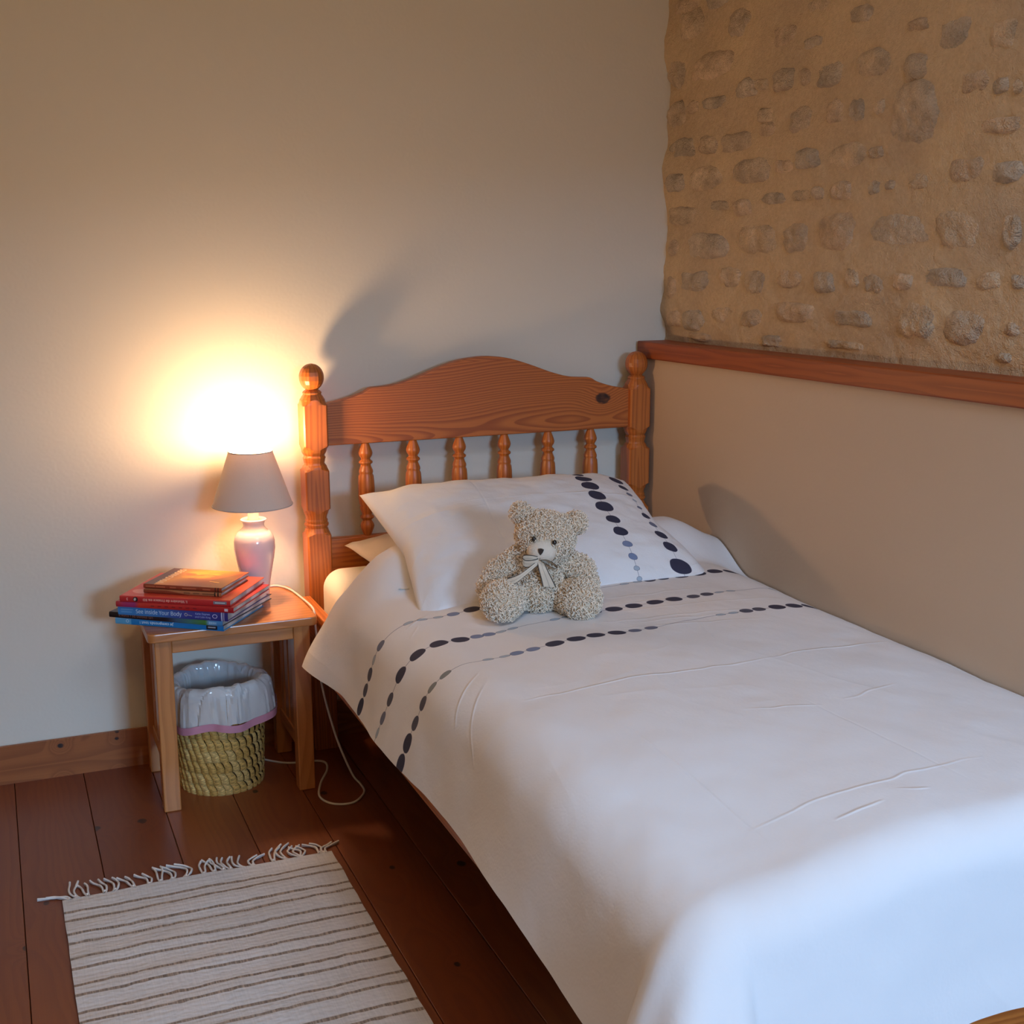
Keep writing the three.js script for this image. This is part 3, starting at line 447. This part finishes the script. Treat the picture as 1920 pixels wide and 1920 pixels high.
// ------------------------------------------------------------------ books
const paperMat = std({ color: new THREE.Color(0.78, 0.76, 0.72), roughness: 0.9, map: tex(64, 128, (s, t) => { const k = 0.86 + 0.14 * noise(s * 3, t * 64, 131); return [k, k, k]; }) });
function spineTex(L, T, draw) { const w = 1024, h = Math.max(40, Math.round(1024 * T / L)); return canvasTex(w, h, (c) => draw(c, w, h)); }
const txt = (c, s, x, y, size, col, flip, font = 'sans-serif', weight = 'bold', width) => { c.save(); c.translate(x, y); if (flip) c.rotate(Math.PI); c.font = `${weight} ${size}px ${font}`; c.textAlign = 'center'; c.textBaseline = 'middle'; c.fillStyle = col; width ? c.fillText(s, 0, 0, width) : c.fillText(s, 0, 0); c.restore(); };
function book(label, x, z, y, L, T, D, deg, color, draw, coverDraw) {
  const t = thing('book', label, 'book', [x, y, z], -deg * Math.PI / 180, 'books stacked on the bedside table');
  const cm = phys({ color: new THREE.Color(...color), roughness: 0.35, clearcoat: 0.3, clearcoatRoughness: 0.3 }), ct = 0.0018;
  let topMat = cm;
  if (coverDraw) { const m = canvasTex(768, 1024, coverDraw); topMat = phys({ map: m, roughness: 0.32, clearcoat: 0.3, clearcoatRoughness: 0.25 }); }
  const cov = new RoundedBoxGeometry(L, ct, D, 2, 0.0007); cov.translate(L / 2, T - ct / 2, -D / 2);
  if (coverDraw) { const p = cov.attributes.position, uv = cov.attributes.uv; for (let i = 0; i < p.count; i++) uv.setXY(i, (-p.getZ(i)) / D, 1 - p.getX(i) / L); }
  mesh('front_cover', cov, topMat, t);
  mesh('back_cover', new RoundedBoxGeometry(L, ct, D, 2, 0.0007).translate(L / 2, ct / 2, -D / 2), cm, t);
  const N = 10, sp = grid(1, N, (u, v) => { const q = v * 2 - 1; return [u * L, T / 2 + q * T / 2, 0.0022 * Math.sqrt(Math.max(0, 1 - q * q * 0.9)) - 0.0003, u, v]; });
  mesh('spine', thicken(sp, 1, N, 0.0018), phys({ map: spineTex(L, T, draw), roughness: 0.35, clearcoat: 0.3, clearcoatRoughness: 0.3 }), t);
  mesh('pages', box(L - 0.006, T - 2 * ct - 0.0002, D - 0.0045, L / 2, T / 2, -D / 2 + 0.0012, 0), paperMat, t);
}
let by = TT + 0.0005;
const bk = (T) => { const y = by; by += T + 0.0004; return y; };
book('bright blue book lying at the bottom of the stack on the bedside table', 0.226, 0.226, bk(0.0145), 0.268, 0.0145, 0.209, 36.3, [0.02, 0.27, 0.55], (c, w, h) => {
  c.fillStyle = 'rgb(14,132,205)'; c.fillRect(0, 0, w, h); c.fillStyle = 'rgb(96,178,224)'; c.fillRect(0, 0, w * 0.15, h); c.fillStyle = 'rgba(255,255,255,0.12)'; c.fillRect(0, h * 0.05, w, h * 0.12);
  c.strokeStyle = 'rgba(230,245,255,0.9)'; c.lineWidth = 4; c.beginPath(); c.arc(w * 0.115, h * 0.42, h * 0.22, 0, 7); c.stroke();
  txt(c, 'Je comprends tout !', w * 0.385, h * 0.5, h * 0.62, 'rgb(226,242,252)', true, 'sans-serif', 'bold', w * 0.33); c.fillStyle = 'rgb(28,30,44)'; c.fillRect(w * 0.845, h * 0.14, w * 0.1, h * 0.68); c.fillStyle = 'rgb(190,190,195)'; c.fillRect(w * 0.86, h * 0.36, w * 0.07, h * 0.22);
});
book('thin black book with a green and blue end, second from the bottom of the stack', 0.214, 0.218, bk(0.0125), 0.287, 0.0125, 0.236, 38.5, [0.03, 0.03, 0.05], (c, w, h) => {
  const g = c.createLinearGradient(0, 0, w, 0); g.addColorStop(0, 'rgb(28,22,24)'); g.addColorStop(0.5, 'rgb(34,30,42)'); g.addColorStop(0.6, 'rgb(62,98,130)'); g.addColorStop(0.72, 'rgb(70,130,120)'); g.addColorStop(0.85, 'rgb(70,130,60)'); g.addColorStop(0.88, 'rgb(110,160,200)'); g.addColorStop(1, 'rgb(60,130,190)'); c.fillStyle = g; c.fillRect(0, 0, w, h);
  txt(c, "LES ENGINS DE L'ESPACE", w * 0.24, h * 0.5, h * 0.6, 'rgb(168,110,88)', true, 'sans-serif', 'bold', w * 0.38); for (let i = 0; i < 6; i++) { c.fillStyle = 'rgba(200,225,240,0.8)'; c.fillRect(w * (0.885 + 0.011 * i), h * 0.3, w * 0.006, h * 0.4); }
});
book('thick blue book with an upright white spine title, in the middle of the stack', 0.231, 0.252, bk(0.0205), 0.267, 0.0205, 0.219, 35.2, [0.05, 0.07, 0.25], (c, w, h) => {
  const g = c.createLinearGradient(0, 0, w, 0); g.addColorStop(0, 'rgb(66,142,206)'); g.addColorStop(0.35, 'rgb(56,122,190)'); g.addColorStop(0.62, 'rgb(58,70,150)'); g.addColorStop(1, 'rgb(52,50,120)'); c.fillStyle = g; c.fillRect(0, 0, w, h);
  c.fillStyle = 'rgba(180,215,240,0.35)'; c.fillRect(w * 0.03, h * 0.28, w * 0.11, h * 0.12); c.fillRect(w * 0.03, h * 0.56, w * 0.10, h * 0.12);
  txt(c, 'See inside Your Body', w * 0.375, h * 0.5, h * 0.62, 'rgb(214,232,242)', false, 'sans-serif', 'normal', w * 0.42); txt(c, 'Katie Daynes', w * 0.775, h * 0.33, h * 0.3, 'rgb(180,195,235)', false, 'sans-serif', 'normal', w * 0.14); txt(c, 'and Colin King', w * 0.775, h * 0.68, h * 0.3, 'rgb(180,195,235)', false, 'sans-serif', 'normal', w * 0.14);
  c.strokeStyle = 'rgb(214,205,180)'; c.lineWidth = 4; c.beginPath(); c.arc(w * 0.625, h * 0.5, h * 0.15, 0, 7); c.moveTo(w * 0.64, h * 0.52); c.lineTo(w * 0.68, h * 0.6); c.stroke(); c.strokeStyle = 'rgb(225,225,245)'; c.beginPath(); c.ellipse(w * 0.885, h * 0.5, h * 0.26, h * 0.2, 0, 0, 7); c.stroke(); c.fillStyle = 'rgb(190,195,215)'; c.fillRect(w * 0.94, 0, w * 0.012, h); c.fillStyle = 'rgb(160,150,180)'; c.fillRect(w * 0.96, 0, w * 0.01, h);
});
book('thin red book with a purple spine end, just above the thick blue book', 0.227, 0.259, bk(0.0125), 0.282, 0.0125, 0.203, 34.2, [0.5, 0.03, 0.03], (c, w, h) => {
  const g = c.createLinearGradient(0, 0, w, 0); g.addColorStop(0, 'rgb(186,44,44)'); g.addColorStop(0.06, 'rgb(176,50,96)'); g.addColorStop(0.16, 'rgb(160,50,110)'); g.addColorStop(0.2, 'rgb(206,54,44)'); g.addColorStop(1, 'rgb(178,26,36)'); c.fillStyle = g; c.fillRect(0, 0, w, h); for (let i = 0; i < 7; i++) { c.fillStyle = 'rgba(120,20,30,0.7)'; c.fillRect(w * (0.3 + 0.06 * i), h * 0.4, w * 0.03, h * 0.22); } c.fillStyle = 'rgb(222,200,200)'; c.fillRect(w * 0.925, h * 0.25, w * 0.03, h * 0.5);
});
book('thick red book with upside-down white title, right below the two small brown books', 0.235, 0.268, bk(0.0140), 0.261, 0.0140, 0.207, 32.4, [0.56, 0.045, 0.04], (c, w, h) => {
  c.fillStyle = 'rgb(196,42,44)'; c.fillRect(0, 0, w, h); c.fillStyle = 'rgba(255,120,110,0.25)'; c.fillRect(0, 0, w, h * 0.14); txt(c, "L'Histoire de France en BD", w * 0.415, h * 0.52, h * 0.56, 'rgb(244,200,180)', true, 'serif', 'bold', w * 0.42); txt(c, '3', w * 0.07, h * 0.5, h * 0.6, 'rgb(240,180,170)', true);
  c.fillStyle = 'rgb(40,30,34)'; c.beginPath(); c.ellipse(w * 0.145, h * 0.5, h * 0.42, h * 0.4, 0, 0, 7); c.fill(); c.fillStyle = 'rgb(200,190,180)'; c.beginPath(); c.ellipse(w * 0.14, h * 0.5, h * 0.2, h * 0.26, 0.4, 0, 7); c.fill(); c.fillStyle = 'rgb(120,120,130)'; c.fillRect(w * 0.85, h * 0.2, w * 0.12, h * 0.5); c.fillStyle = 'rgb(205,200,198)'; c.fillRect(w * 0.865, h * 0.36, w * 0.09, h * 0.18);
}, (c, w, h) => { const g = c.createLinearGradient(0, 0, w, h); g.addColorStop(0, 'rgb(206,60,50)'); g.addColorStop(1, 'rgb(214,84,44)'); c.fillStyle = g; c.fillRect(0, 0, w, h); c.fillStyle = 'rgba(240,190,180,0.6)'; c.beginPath(); c.ellipse(w * 0.2, h * 0.12, 60, 90, 0.4, 0, 7); c.fill(); });
const brownSpine = (c, w, h) => { c.fillStyle = 'rgb(150,62,36)'; c.fillRect(0, 0, w, h); for (const [x0, x1] of [[0.03, 0.15], [0.16, 0.28], [0.34, 0.42], [0.5, 0.68], [0.76, 0.86]]) { c.fillStyle = 'rgba(206,120,80,0.8)'; c.fillRect(w * x0, h * 0.36, w * (x1 - x0), h * 0.3); } c.fillStyle = 'rgb(60,30,24)'; c.fillRect(w * 0.915, 0, w * 0.014, h); c.fillRect(w * 0.95, 0, w * 0.014, h); };
const stripeSpine = (c, w, h) => { c.fillStyle = 'rgb(176,112,72)'; c.fillRect(0, 0, w, h); c.fillStyle = 'rgb(140,60,36)'; c.beginPath(); c.moveTo(0, h * 0.1); c.lineTo(w * 0.3, h * 0.1); c.lineTo(w * 0.6, h); c.lineTo(0, h); c.fill(); for (const x of [0.52, 0.64, 0.76, 0.84]) { c.fillStyle = 'rgba(90,60,40,0.6)'; c.fillRect(w * x, h * 0.3, w * 0.08, h * 0.34); } c.fillStyle = 'rgb(50,30,24)'; c.fillRect(w * 0.91, 0, w * 0.018, h); c.fillRect(w * 0.95, 0, w * 0.018, h); };
book('small brown book with a wavy spine, second from the top of the stack', 0.288, 0.266, bk(0.0090), 0.187, 0.0090, 0.148, 34, [0.32, 0.11, 0.05], stripeSpine);
book('small orange and brown volcano book on top of the stack', 0.289, 0.2585, bk(0.0095), 0.190, 0.0095, 0.146, 35, [0.33, 0.1, 0.04], brownSpine, (c, w, h) => {
  const g = c.createLinearGradient(0, h, w, 0); g.addColorStop(0, 'rgb(96,52,36)'); g.addColorStop(0.3, 'rgb(150,72,40)'); g.addColorStop(0.6, 'rgb(236,160,50)'); g.addColorStop(1, 'rgb(150,84,36)'); c.fillStyle = g; c.fillRect(0, 0, w, h);
  c.fillStyle = 'rgb(86,50,38)'; c.fillRect(0, 0, w, h * 0.13);
  for (let i = 0; i < 26; i++) { c.fillStyle = ['rgba(255,196,70,0.55)', 'rgba(246,170,40,0.5)', 'rgba(190,80,30,0.45)'][i % 3]; c.beginPath(); c.ellipse(w * (0.45 + 0.4 * h2(i, 1, 9)), h * (0.3 + 0.35 * h2(i, 2, 9)), 60 + 100 * h2(i, 3, 9), 16 + 20 * h2(i, 4, 9), 1.2 + 0.5 * h2(i, 5, 9), 0, 7); c.fill(); }
  c.fillStyle = 'rgb(120,66,30)'; c.beginPath(); c.moveTo(0, h * 0.98); c.lineTo(w * 0.36, h * 0.7); c.lineTo(w * 0.95, h * 0.98); c.fill(); c.strokeStyle = 'rgb(250,200,90)'; c.lineWidth = 16; c.beginPath(); c.moveTo(w * 0.34, h * 0.72); c.lineTo(w * 0.3, h * 0.86); c.stroke();
  txt(c, 'VOLCANOES', w * 0.52, h * 0.16, h * 0.125, 'rgb(240,214,170)', false, 'sans-serif', 'bold', w * 0.86);
});
// ------------------------------------------------------------------ waste basket
{
  const C = [0.452, 0, 0.187], RB = 0.096, RT = 0.106, H = 0.232;
  const t = thing('waste_basket', 'woven palm waste basket lined with a clear bag under the bedside table', 'waste basket', C);
  const straw = (k) => std({ roughness: 0.7, map: tex(128, 64, (s, v) => { const q = 0.9 + 0.2 * noise(s * 4, v * 30, 141 + k) + 0.1 * noise(s * 40, v * 40, 142); const b = [[0.86, 0.68, 0.36], [0.80, 0.62, 0.31], [0.89, 0.73, 0.43]][k]; return b.map((x) => x * q); }) });
  const sm = [0, 1, 2].map(straw);
  mesh('basket_wall', lathe([[0.0005, 0.003], [RB - 0.008, 0.003], [RB - 0.006, 0.012], [RT - 0.007, H], [RT - 0.009, H], [RB - 0.010, 0.014], [0.0005, 0.008]], 48), std({ color: new THREE.Color(0.16, 0.09, 0.035) }), t);
  const rows = 8, per = 34, step = 0.0285, sg = grid(4, 6, (u, v) => { const s = u - 0.5, q = v; return [s * 0.0205 * (1 - 0.25 * q) - 0.012 * (q - 0.5) * (q > 0.5 ? 1.3 : 0.4) - 0.001, -0.0150 + q * 0.0292, 0.0036 * Math.sin(Math.PI * clamp(q * 0.7 + 0.18)) + 0.0045 * Math.cos(s * 3.1) - (q > 0.85 ? 0.004 : 0)]; });
  const strip = thicken(sg, 4, 6, 0.0012);
  for (let r = 0; r < rows; r++) for (let k = 0; k < per; k++) {
    const th = (k + (r % 2) * 0.5) / per * Math.PI * 2, y = 0.014 + r * step, R = mix(RB, RT, y / H) - 0.003;
    if (Math.cos(th + 0.15) < -0.1) continue;                                 // the far side does not show
    const m = mesh('palm_strip', strip, sm[Math.floor(h2(r, k, 3) * 3)], t);
    m.position.set(Math.sin(th) * R, y + 0.002 * (h2(r, k, 4) - 0.5), Math.cos(th) * R); m.rotation.set(0, th + 0.25, 0.06 * (h2(r, k, 5) - 0.5)); m.scale.set(0.95 + 0.12 * h2(r, k, 6), 1, 1);
  }
  const rim = (y, R, rad) => new THREE.TorusGeometry(R, rad, 8, 60).rotateX(Math.PI / 2).translate(0, y, 0);
  mesh('rim', rim(0.006, RB - 0.001, 0.004), sm[1], t);
  mesh('rim', rim(H, RT - 0.005, 0.005), sm[1], t);
  const bagMat = phys({ color: new THREE.Color(0.93, 0.93, 0.92), roughness: 0.13, transmission: 0.42, thickness: 0, specularIntensity: 1 });
  const prof3 = [[0.074, 0.05], [0.080, 0.12], [0.084, 0.2], [0.088, 0.245], [0.098, 0.264], [0.112, 0.262], [0.117, 0.246], [0.116, 0.215], [0.117, 0.176]];
  const pc = curve(prof3.map(([r, y]) => [r, y, 0]));
  const bag = grid(160, 44, (u, v) => {
    const th = u * Math.PI * 2, p = pc.getPoint(v), lobes = fbm(Math.cos(th) * 4 + 7, Math.sin(th) * 4 + v * 1.5, 151, 3), cr = Math.abs(noise(th * 9 / 6.2832 * 3, v * 5 + lobes * 3, 152));
    const w = sstep(0.1, 0.5, v), out = sstep(0.55, 1, v), right = Math.pow(clamp(Math.cos(th - 1.75)), 3);
    const r = p.x + w * (0.006 * lobes - 0.005 * (1 - cr) * (1 - cr)) + out * (0.006 + 0.02 * right + 0.006 * Math.sin(th * 7 + 1)), y = p.y + 0.006 * Math.sin(th * 2 + 1.5) * w + 0.008 * lobes * w + out * 0.012 * right;
    const [c, s] = u === 1 ? [1, 0] : [Math.cos(th), Math.sin(th)];
    return [s * r, y, c * r];
  });
  mesh('bin_liner', toCreasedNormals(mergeVertices(bag, 1e-6), 0.35), bagMat, t);
  const band = grid(160, 3, (u, v) => { const th = u * Math.PI * 2, right = Math.pow(clamp(Math.cos(th - 1.75)), 3), r = 0.1185 + 0.006 + 0.02 * right + 0.006 * Math.sin(th * 7 + 1) + 0.004 * fbm(Math.cos(th) * 4, Math.sin(th) * 4, 153, 2), y = 0.163 + v * 0.018 + 0.003 * Math.sin(th * 2 + 1.5) + 0.010 * right - 0.004 * Math.sin(th * 5); return [Math.sin(th) * r, y, Math.cos(th) * r]; });
  mesh('drawstring_band', thicken(band, 160, 3, 0.0006), phys({ color: new THREE.Color(0.78, 0.36, 0.46), roughness: 0.3, transmission: 0.25, thickness: 0 }), t);
}
// ------------------------------------------------------------------ rug
{
  const t = thing('rug', 'cream cotton rug with thin brown stripes and knotted fringe', 'rug', [0.327, 0.0006, 0.67]);
  const W = 0.545, L = 1.05, zs = [0.056, 0.090, 0.145, 0.178, 0.235, 0.271, 0.325, 0.360, 0.413, 0.446, 0.503, 0.537, 0.592, 0.626, 0.682, 0.716, 0.772, 0.806, 0.862, 0.896];
  const map = tex(768, 1536, (s, v) => {
    const x = s * W, z = v * L + 0.006 * fbm(x * 7, v * 9, 161, 3) + 0.0016 * noise(x * 60, v * 90, 162);
    let k = 0; for (const q of zs) k = Math.max(k, 1 - sstep(0.003, 0.0052, Math.abs(z - q)));
    const w = 0.96 + 0.025 * noise(s * 380, v * 12, 163) + 0.02 * noise(s * 20, v * 700, 164) + 0.04 * fbm(s * 6, v * 9, 165, 3), c = [0.90, 0.875, 0.85].map((q) => q * w), b = [0.69, 0.61, 0.535];
    return c.map((q, i) => mix(q, b[i] * (0.9 + 0.2 * noise(s * 300, v * 30, 166)), k));
  }, true, null, false);
  const bump = tex(512, 512, (s, v) => { const k = 0.5 + 0.3 * Math.sin(v * 512 * 0.9) * 0.5 + 0.3 * noise(s * 90, v * 300, 167); return [k, k, k]; }, false, null, false);
  const g = grid(60, 100, (u, v) => { const x = (u - 0.5) * (W + 0.004 * fbm(v * 12, 1, 168, 3)), z = v * L; return [x, 0.0055 + 0.0025 * fbm(u * 4, v * 7, 169, 3) + 0.0012 * Math.sin(v * 60 + u * 3), z + 0.004 * fbm(u * 8, 5, 170, 3) * (1 - v), u, v]; });
  const f = g.index.array; for (let i = 0; i < f.length; i += 3) { const q = f[i + 1]; f[i + 1] = f[i + 2]; f[i + 2] = q; } g.computeVertexNormals();
  mesh('woven_panel', thicken(g, 60, 100, 0.004), std({ map, roughness: 0.95, bumpMap: bump, bumpScale: 0.0012 }), t);
  const yarn = std({ color: new THREE.Color(0.78, 0.72, 0.66), roughness: 0.95 });
  const tassel = (pts, wide = 1) => { const gs = []; for (let k = 0; k < 4; k++) { const o = [(k % 2 - 0.5) * 0.0040 * wide, (k >> 1) * 0.0018, (k - 1.5) * 0.0007]; gs.push(tube(pts.map(([x, z], i) => [x + o[0] * (1 + 0.5 * i), 0.0028 + o[1] + 0.001 * Math.sin(i * 2 + k), z + o[2]]), 0.0023, 14, 5)); } gs.push(new THREE.SphereGeometry(0.0032, 8, 6).translate(pts[1][0], 0.004, pts[1][1])); return merge(gs); };
  const N = 25;
  for (let k = 0; k < N; k++) {
    const x = -0.262 + k * 0.524 / (N - 1) + rr(-0.006, 0.006); let dx = rr(-0.024, 0.024), dz = -rr(0.052, 0.082), bend = rr(-0.02, 0.02);
    if (k === 0) { dx = -0.056; dz = -0.040; bend = -0.002;  } if (k === N - 1) { dx = 0.026; dz = -0.052; bend = -0.006; }
    if (k === 5 || k === 11 || k === 18) continue;
    const ph = rnd() * 6.28, fr = rr(3.5, 6.5);
    mesh('tassel', tassel([0, 1, 2, 3, 4, 5, 6].map((i) => { const q = i / 6; return [x + dx * q * q + bend * Math.sin(q * Math.PI) + 0.0045 * Math.sin(q * fr + ph) * q, 0.004 + (dz - 0.004) * (q - 0.22 * q * q * Math.abs(dx) / 0.03)]; })), yarn, t);
  }
}
// ------------------------------------------------------------------ teddy bear
{
  const t = thing('teddy_bear', 'cream curly plush bear wearing a ribbon bow, sitting against the pillow', 'teddy bear', [1.018, 0.533, 0.815], -0.36);
  t.scale.setScalar(0.93);
  const n = 92, S = 0.17, CY = 0.12;
  const HR = -0.15, hc = V(0.016, 0.171, 0.006), hq = new THREE.Quaternion().setFromEuler(new THREE.Euler(0.12, -0.14, HR, 'YXZ'));
  const hp = (x, y, z) => V(x, y, z).applyQuaternion(hq).add(hc);
  const caps = [];
  const cap = (a, b, r0, r1) => caps.push([a, b, r0, r1]);
  cap(V(0, 0.056, 0.004), V(0.002, 0.10, -0.004), 0.055, 0.047);
  cap(hp(-0.011, -0.003, 0), hp(0.011, -0.003, 0), 0.051, 0.051); cap(hp(0, -0.018, 0.014), hp(0, -0.012, 0.022), 0.043, 0.037);
  cap(hp(-0.052, 0.030, -0.012), hp(-0.062, 0.037, -0.010), 0.020, 0.020); cap(hp(0.052, 0.030, -0.012), hp(0.062, 0.037, -0.010), 0.020, 0.020);
  cap(V(-0.046, 0.034, 0.0), V(-0.083, 0.040, 0.072), 0.030, 0.041); cap(V(0.048, 0.034, 0.0), V(0.090, 0.039, 0.066), 0.030, 0.040);
  cap(V(-0.04, 0.118, -0.004), V(-0.088, 0.085, 0.004), 0.025, 0.024); cap(V(-0.088, 0.085, 0.004), V(-0.108, 0.055, 0.02), 0.024, 0.024);
  cap(V(0.044, 0.118, -0.004), V(0.094, 0.090, 0.002), 0.026, 0.025); cap(V(0.094, 0.090, 0.002), V(0.104, 0.06, 0.02), 0.025, 0.025);
  const sd = (p) => { let d = null; for (const [a, b, r0, r1] of caps) { const ab = b.clone().sub(a), h = clamp(p.clone().sub(a).dot(ab) / ab.lengthSq()), q = p.distanceTo(a.clone().addScaledVector(ab, h)) - mix(r0, r1, h); if (d === null) d = q; else { const k = 0.009, m = clamp(0.5 + 0.5 * (q - d) / k); d = mix(q, d, m) - k * m * (1 - m); } } return d; };
  const mc = new MarchingCubes(n, new THREE.MeshBasicMaterial(), false, false, 120000);
  mc.isolation = 0; const P = V(0, 0, 0);
  for (let k = 0; k < n; k++) for (let j = 0; j < n; j++) for (let i = 0; i < n; i++) { P.set((i - n / 2) / (n / 2) * S, (j - n / 2) / (n / 2) * S + CY, (k - n / 2) / (n / 2) * S); mc.field[i + j * n + k * n * n] = -Math.max(sd(P), 0.0035 - P.y); }
  mc.update();
  const pa = mc.positionArray.slice(0, mc.count * 3); for (let i = 0; i < pa.length; i += 3) { pa[i] *= S; pa[i + 1] = pa[i + 1] * S + CY; pa[i + 2] *= S; }
  let g = new THREE.BufferGeometry(); g.setAttribute('position', new THREE.BufferAttribute(new Float32Array(pa), 3));
  g = mergeVertices(g, 1e-5); g.computeVertexNormals();
  { const q = g.attributes.position, nn = g.attributes.normal, c = V(0, 0, 0).fromBufferAttribute(q, 0); let out = 0; for (let i = 0; i < q.count; i += 50) { const p0 = V(0, 0, 0).fromBufferAttribute(q, i), nv = V(0, 0, 0).fromBufferAttribute(nn, i); out += sd(p0.clone().addScaledVector(nv, 0.004)) > sd(p0) ? 1 : -1; } if (out < 0) { const ix = g.index.array; for (let i = 0; i < ix.length; i += 3) { const w = ix[i + 1]; ix[i + 1] = ix[i + 2]; ix[i + 2] = w; } g.computeVertexNormals(); } }
  const plush = std({ color: new THREE.Color(0.74, 0.60, 0.44), roughness: 1 });
  const body = mesh('body', g, plush, t);
  // curly pile, past counting
  const curl = tube([[0, -0.001, 0], [0.0006, 0.0025, 0.0], [0.0022, 0.0048, 0.0006], [0.0042, 0.0056, 0.0004], [0.0052, 0.0046, 0]], 0.00085, 6, 4);
  const furMat = std({ color: new THREE.Color(0.96, 0.81, 0.635), roughness: 0.95 });
  const NF = 12500, fur = new THREE.InstancedMesh(curl, furMat, NF); fur.name = 'fur'; fur.userData = { kind: 'stuff' };
  const samp = new MeshSurfaceSampler(new THREE.Mesh(g)); samp.setRandomGenerator(rnd); samp.build();
  const sp = V(0, 0, 0), sn = V(0, 0, 0), M = new THREE.Matrix4(), q = new THREE.Quaternion(), q2 = new THREE.Quaternion(), UP = V(0, 1, 0), muz = hp(-0.002, -0.022, 0.062), col = new THREE.Color();
  let c = 0, guard = 0;
  while (c < NF && guard++ < 80000) {
    samp.sample(sp, sn);
    if (sp.y < 0.006 || sp.distanceTo(muz) < 0.034) continue;
    q.setFromUnitVectors(UP, sn.clone().add(V(rr(-0.4, 0.4), rr(-0.5, 0.2), rr(-0.4, 0.4))).normalize()); q2.setFromAxisAngle(UP, rnd() * 6.283); q.multiply(q2);
    const s = rr(0.85, 1.45); M.compose(sp, q, V(s, s, s)); fur.setMatrixAt(c, M); const k = rr(0.86, 1.06); fur.setColorAt(c, col.setRGB(k, k, k)); c++;
  }
  fur.count = c; shadow(fur); t.add(fur);
  const smooth = std({ color: new THREE.Color(0.88, 0.76, 0.61), roughness: 0.9, bumpMap: weaveBump, bumpScale: 0.0005 }), black = phys({ color: 0x15100e, roughness: 0.18, clearcoat: 0.6 });
  const at = (m, v) => { m.position.copy(v); m.quaternion.copy(hq); return m; };
  const mz = at(mesh('muzzle', new THREE.SphereGeometry(0.032, 32, 22).scale(1.0, 0.86, 0.8), smooth, t), hp(-0.002, -0.021, 0.049));
  const noseG = (() => { const s = new THREE.Shape(); s.moveTo(-0.0052, 0.005); s.quadraticCurveTo(0, 0.0075, 0.0052, 0.005); s.quadraticCurveTo(0.004, -0.002, 0, -0.0065); s.quadraticCurveTo(-0.004, -0.002, -0.0052, 0.005); return new THREE.ExtrudeGeometry(s, { depth: 0.003, bevelEnabled: true, bevelSize: 0.001, bevelThickness: 0.0015, bevelSegments: 3 }); })();
  at(mesh('nose', noseG, black, t), hp(-0.003, -0.013, 0.0715));
  at(mesh('mouth_stitch', new THREE.CylinderGeometry(0.0006, 0.0006, 0.014, 6), std({ color: 0x6a5a4c }), t), hp(-0.0025, -0.027, 0.0735));
  for (const x of [-0.0225, 0.0225]) at(mesh('eye', new THREE.SphereGeometry(0.0056, 16, 12), black, t), hp(x, 0.007, 0.0565));
  // ribbon bow
  const rib = std({ roughness: 0.8, side: THREE.DoubleSide, map: canvasTex(64, 256, (k) => { k.fillStyle = 'rgb(220,206,184)'; k.fillRect(0, 0, 64, 256); k.fillStyle = 'rgba(60,52,48,0.9)'; k.fillRect(0, 0, 6, 256); k.fillRect(58, 0, 6, 256); k.fillStyle = 'rgba(120,104,90,0.5)'; k.fillRect(31, 0, 3, 256); }) });
  const bow = mesh('ribbon_bow', new THREE.SphereGeometry(0.0065, 14, 10).scale(1.1, 0.9, 0.8), rib, t); const bc = V(0.000, 0.127, 0.064); bow.position.copy(bc); bow.scale.setScalar(1.2);
  const W0 = 0.0175;
  mesh('ribbon_tail', ribbon([[0, 0, 0.003], [-0.016, -0.012, 0.008], [-0.040, -0.030, 0.010], [-0.062, -0.041, 0.004]], (v) => [0.4 * W0, W0 * (0.75 + 0.35 * v), -0.1 * W0], 0.0006), rib, bow);
  mesh('ribbon_tail', ribbon([[0.001, -0.001, 0.003], [0.006, -0.016, 0.009], [0.012, -0.032, 0.008], [0.017, -0.047, 0.006]], (v) => [W0 * (0.7 + 0.75 * v), -0.05 * W0, 0.1 * W0], 0.0006), rib, bow);
  mesh('ribbon_loop', ribbon([[0, 0.001, 0.003], [-0.014, 0.006, 0.010], [-0.028, 0.006, 0.007], [-0.031, 0.001, 0.003], [-0.026, -0.004, 0.004], [-0.012, -0.003, 0.006], [0, 0, 0.003]], () => [0, W0 * 0.85, W0 * 0.35], 0.0006, 40), rib, bow);
  mesh('ribbon_loop', ribbon([[0, 0.001, 0.003], [0.012, 0.003, 0.010], [0.026, -0.005, 0.010], [0.031, -0.012, 0.006], [0.024, -0.014, 0.005], [0.011, -0.007, 0.005], [0, 0, 0.003]], () => [0.001, W0 * 0.35, W0 * 0.85], 0.0006, 40), rib, bow);
}
renderer.render(scene, camera);
